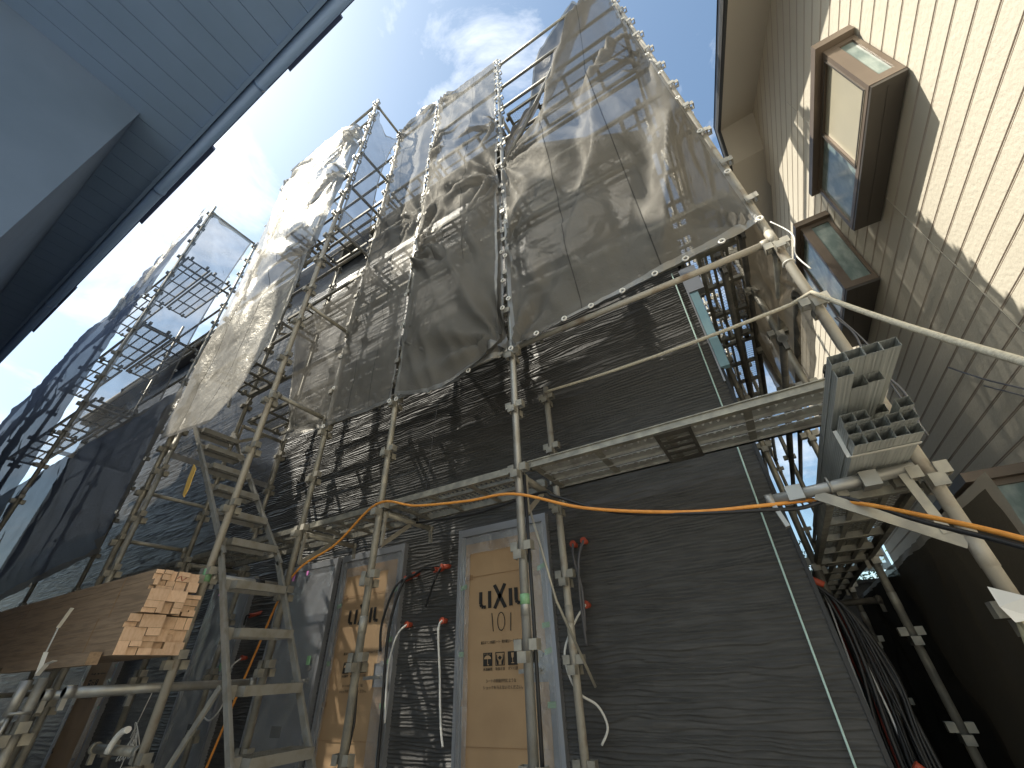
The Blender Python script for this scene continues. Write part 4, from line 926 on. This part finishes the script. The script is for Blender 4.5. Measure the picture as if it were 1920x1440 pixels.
def bay(y0, y1, z0, z1, xf, label, frosted):
    """box window: y0 near side, front plane at xf"""
    t = .045; d = MB()
    xw = W-.012
    # corner posts and rails of the front and near side
    for ya in (y0, y1-t): d.box((xf, ya, z0), (xf+t, ya+t, z1))
    d.box((xf+.001, y0+t, z0), (xf+t, y1-t, z0+t)); d.box((xf+.001, y0+t, z1-t), (xf+t, y1-t, z1))
    ym = y0+(y1-y0)*.52; d.box((xf+.002, ym-.02, z0+t), (xf+t, ym+.02, z1-t))
    d.box((xf+t, y0+.001, z0), (xw, y0+t, z0+t*1.6)); d.box((xf+t, y0+.001, z1-t), (xw, y0+t, z1)); d.box((xw-.03, y0+.002, z0+t*1.6), (xw, y0+t, z1-t))
    d.box((xf+t, y0+.003, z0+t*1.6), (xf+t+.045, y0+t, z1-t))
    d.box((xf+t, y1-t, z0), (xw, y1-.001, z1))
    o = part('window', d, 'brown_alu', nb, label)
    c = MB(); c.box((xf-.05, y0-.05, z1+.002), (xw-.001, y1+.05, z1+.075)); part('hood', c, 'brown_alu', o)
    c = MB(); c.box((xf+.004, y0+.004, z0-.03), (xw-.002, y1-.004, z0-.002)); c.box((xf+.1, y0+.05, z0-.034), (xf+.108, y1-.05, z0-.031)); part('sill', c, 'brown_dark', o)
    c = MB(); c.box((xf+.020, y0+t+.001, z0+t+.001), (xf+.028, ym-.021, z1-t-.001)); part('pane', c, 'frosted_glass' if frosted else 'curtain_glass', o)
    c = MB(); c.box((xf+.018, ym+.021, z0+t+.001), (xf+.026, y1-t-.001, z1-t-.001)); part('pane', c, 'curtain_glass', o)
    c = MB(); c.box((xf+t+.046, y0+.018, z0+t*1.6+.001), (xw-.031, y0+.026, z1-t-.001)); part('side_pane', c, 'curtain_glass', o)
    if frosted:
        c = MB(); a = .012
        for q in (((xf-.006, y0+t, z0+t), (xf-.001, y0+t+a, z1-t)), ((xf-.006, ym-a, z0+t), (xf-.001, ym, z1-t)), ((xf-.006, y0+t+a, z0+t), (xf-.001, ym-a, z0+t+a)), ((xf-.006, y0+t+a, z1-t-a), (xf-.001, ym-a, z1-t))): c.box(*q)
        part('sash', c, 'brown_dark', o)
bay(2.30, 3.64, 3.225, 3.90, 1.678, 'upper brown bay window with frosted front pane, lit by the sun', True)
bay(4.28, 5.45, 3.07, 4.10, 1.60, 'brown window box lower down beside the upper bay window', False)
bay(4.42, 5.45, -.15, 1.03, 1.56, 'brown window box low at the right edge', False)
# odd wire clipped across the boards
b = MB(); P = [(1.86, 4.3, 1.95), (1.84, 3.95, 1.62), (1.86, 3.7, 1.38), (1.84, 3.5, 1.2), (1.86, 3.2, .95)]
b.path(spl(P), .006, 6); b.path(spl([(x-.02, y+.03, z-.03) for x, y, z in P[1:4]]), .005, 6); single('hanging_wire', b, 'wire_grey', 'grey wire hanging across cream boards beside the steel studs', 'wire')

# ------------------------------------------------------------------ left house (eave overhead)
H = 4.2
lh = thing('eave_house', 'house tinted with blue haze whose boarded eave hangs over the left corner', 'house', (-5, -3, GZ))
def ye(x): return .15 - .012*(x+1.3)     # the eave edge, not quite parallel to the facade
XE0, XE1 = -26.0, -1.12
b = MB(); gw = .19; x = XE0
while x < XE1:
    xa, xb = x+.0025, min(x+gw-.0025, XE1)
    b.box((xa, -1.7, H), (xb, ye(x)-.09, H+.02)); x += gw
part('soffit', b, 'haze_soffit', lh)
b = MB(); b.add([(XE0, -1.7, H+.021), (XE1, -1.7, H+.021), (XE1, .05, H+.021), (XE0, .2, H+.021)], [(0, 1, 2, 3)]); part('soffit_backing', b, 'blue_tile', lh)
b = MB(); b.prism([(XE0, ye(XE0)-.088), (XE1, ye(XE1)-.088), (XE1, ye(XE1)-.06), (XE0, ye(XE0)-.06)], H-.045, H+.16, 'z'); part('fascia', b, 'haze_soffit', lh)
b = MB()
b.path([(XE0, ye(XE0)-.005, H+.02), (XE1, ye(XE1)-.005, H+.02)], .05, 12)
for x in (-10.5, -7.1, -4.2, -2.45): b.tube((x, ye(x)-.005, H+.02), (x+.03, ye(x)-.005, H+.02), .055, 12)
part('gutter', b, 'blue_gutter', lh)
b = MB(); k = 0; rz = random.Random(2)
steps = [XE0, -12.4, -9.9, -8.1, -6.6, -4.85, -3.36, -2.17, -1.51, XE1]
for xa, xb in zip(steps, steps[1:]):
    o = .040 + (.030 if k % 2 else 0) + rz.uniform(0, .02)
    yb_, zb_ = (-3.4, 2.1) if xb < -3.3 else (-1.7, 1.05)
    b.add([(xa, ye(xa)+o, H+.075), (xb, ye(xb)+o, H+.075), (xb, yb_, H+zb_), (xa, yb_, H+zb_), (xa, ye(xa)+o, H+.11), (xb, ye(xb)+o, H+.11), (xb, yb_, H+zb_+.03), (xa, yb_, H+zb_+.03)],
          [(0,1,2,3),(7,6,5,4),(0,4,5,1),(1,5,6,2),(3,2,6,7),(0,3,7,4)]); k += 1
part('roof', b, 'blue_tile', lh)
b = MB(); b.prism([(XE0, -6), (-3.53, -6), (-3.53, -.265), (XE0, .20)], GZ, H-.003, 'z'); part('front_wall', b, 'haze_wall', lh)
b = MB()
for yy in (-1.6,): b.box((-1.30, yy, GZ), (-1.18, yy+.12, H-.003))
part('canopy_post', b, 'blue_trim', lh)
# unseen block added to cast a shadow on the lower right of the dark facade
b = MB(); b.box((-7.0, -4.6, H+1.0), (-4.4, -1.55, 10.35)); part('shadow_block', b, 'haze_wall', lh)
b = MB(); b.box((-30, -4.0, H+1.0), (-10.1, -1.55, 10.9)); part('left_shadow_block', b, 'haze_wall', lh)  # second unseen block, added to keep the left of the facade in shade

# ------------------------------------------------------------------ a tree glimpsed past the end of the alley
tr = thing('tree', 'small leafy tree glimpsed through gaps at far end of the alley', 'tree', (1.2, 13, GZ))
b = MB(); b.path([(1.2, 13, GZ), (1.22, 13, .2), (1.1, 13.05, 1.6)], .10, 8, r2=.05); b.path([(1.2, 13, .2), (1.7, 13.1, 1.3)], .05, 6, r2=.02); b.path([(1.2, 13, .5), (.6, 12.9, 1.5)], .05, 6, r2=.02); part('trunk', b, 'bark', tr)
b = MB(); rz = random.Random(11)
for c in range(26):
    cx, cy, cz = 1.2+rz.gauss(0, .7), 13+rz.gauss(0, .5), 1.5+rz.gauss(0, .55)
    for k in range(70):
        p = Vector((cx+rz.gauss(0, .17), cy+rz.gauss(0, .17), cz+rz.gauss(0, .15))); a = Vector((rz.gauss(0, 1), rz.gauss(0, 1), rz.gauss(0, 1))).normalized(); c2 = a.orthogonal().normalized()
        b.add([p-a*.045, p+c2*.022, p+a*.045, p-c2*.022], [(0, 1, 2, 3)])
part('crown', b, 'leaf', tr)

b = MB(); b.box((-.6, 9.6, GZ), (4.5, 9.75, .95))  # wall added to block the bright sky low behind the alley
for k in range(11): b.box((-.6, 9.596, GZ+.2*k), (4.5, 9.599, GZ+.2*k+.012))
b.box((-.6, 9.57, .952), (4.5, 9.78, 1.0)); single('added_wall', b, 'concrete', 'added low dark wall closing off sky at far end of the alley', 'wall')
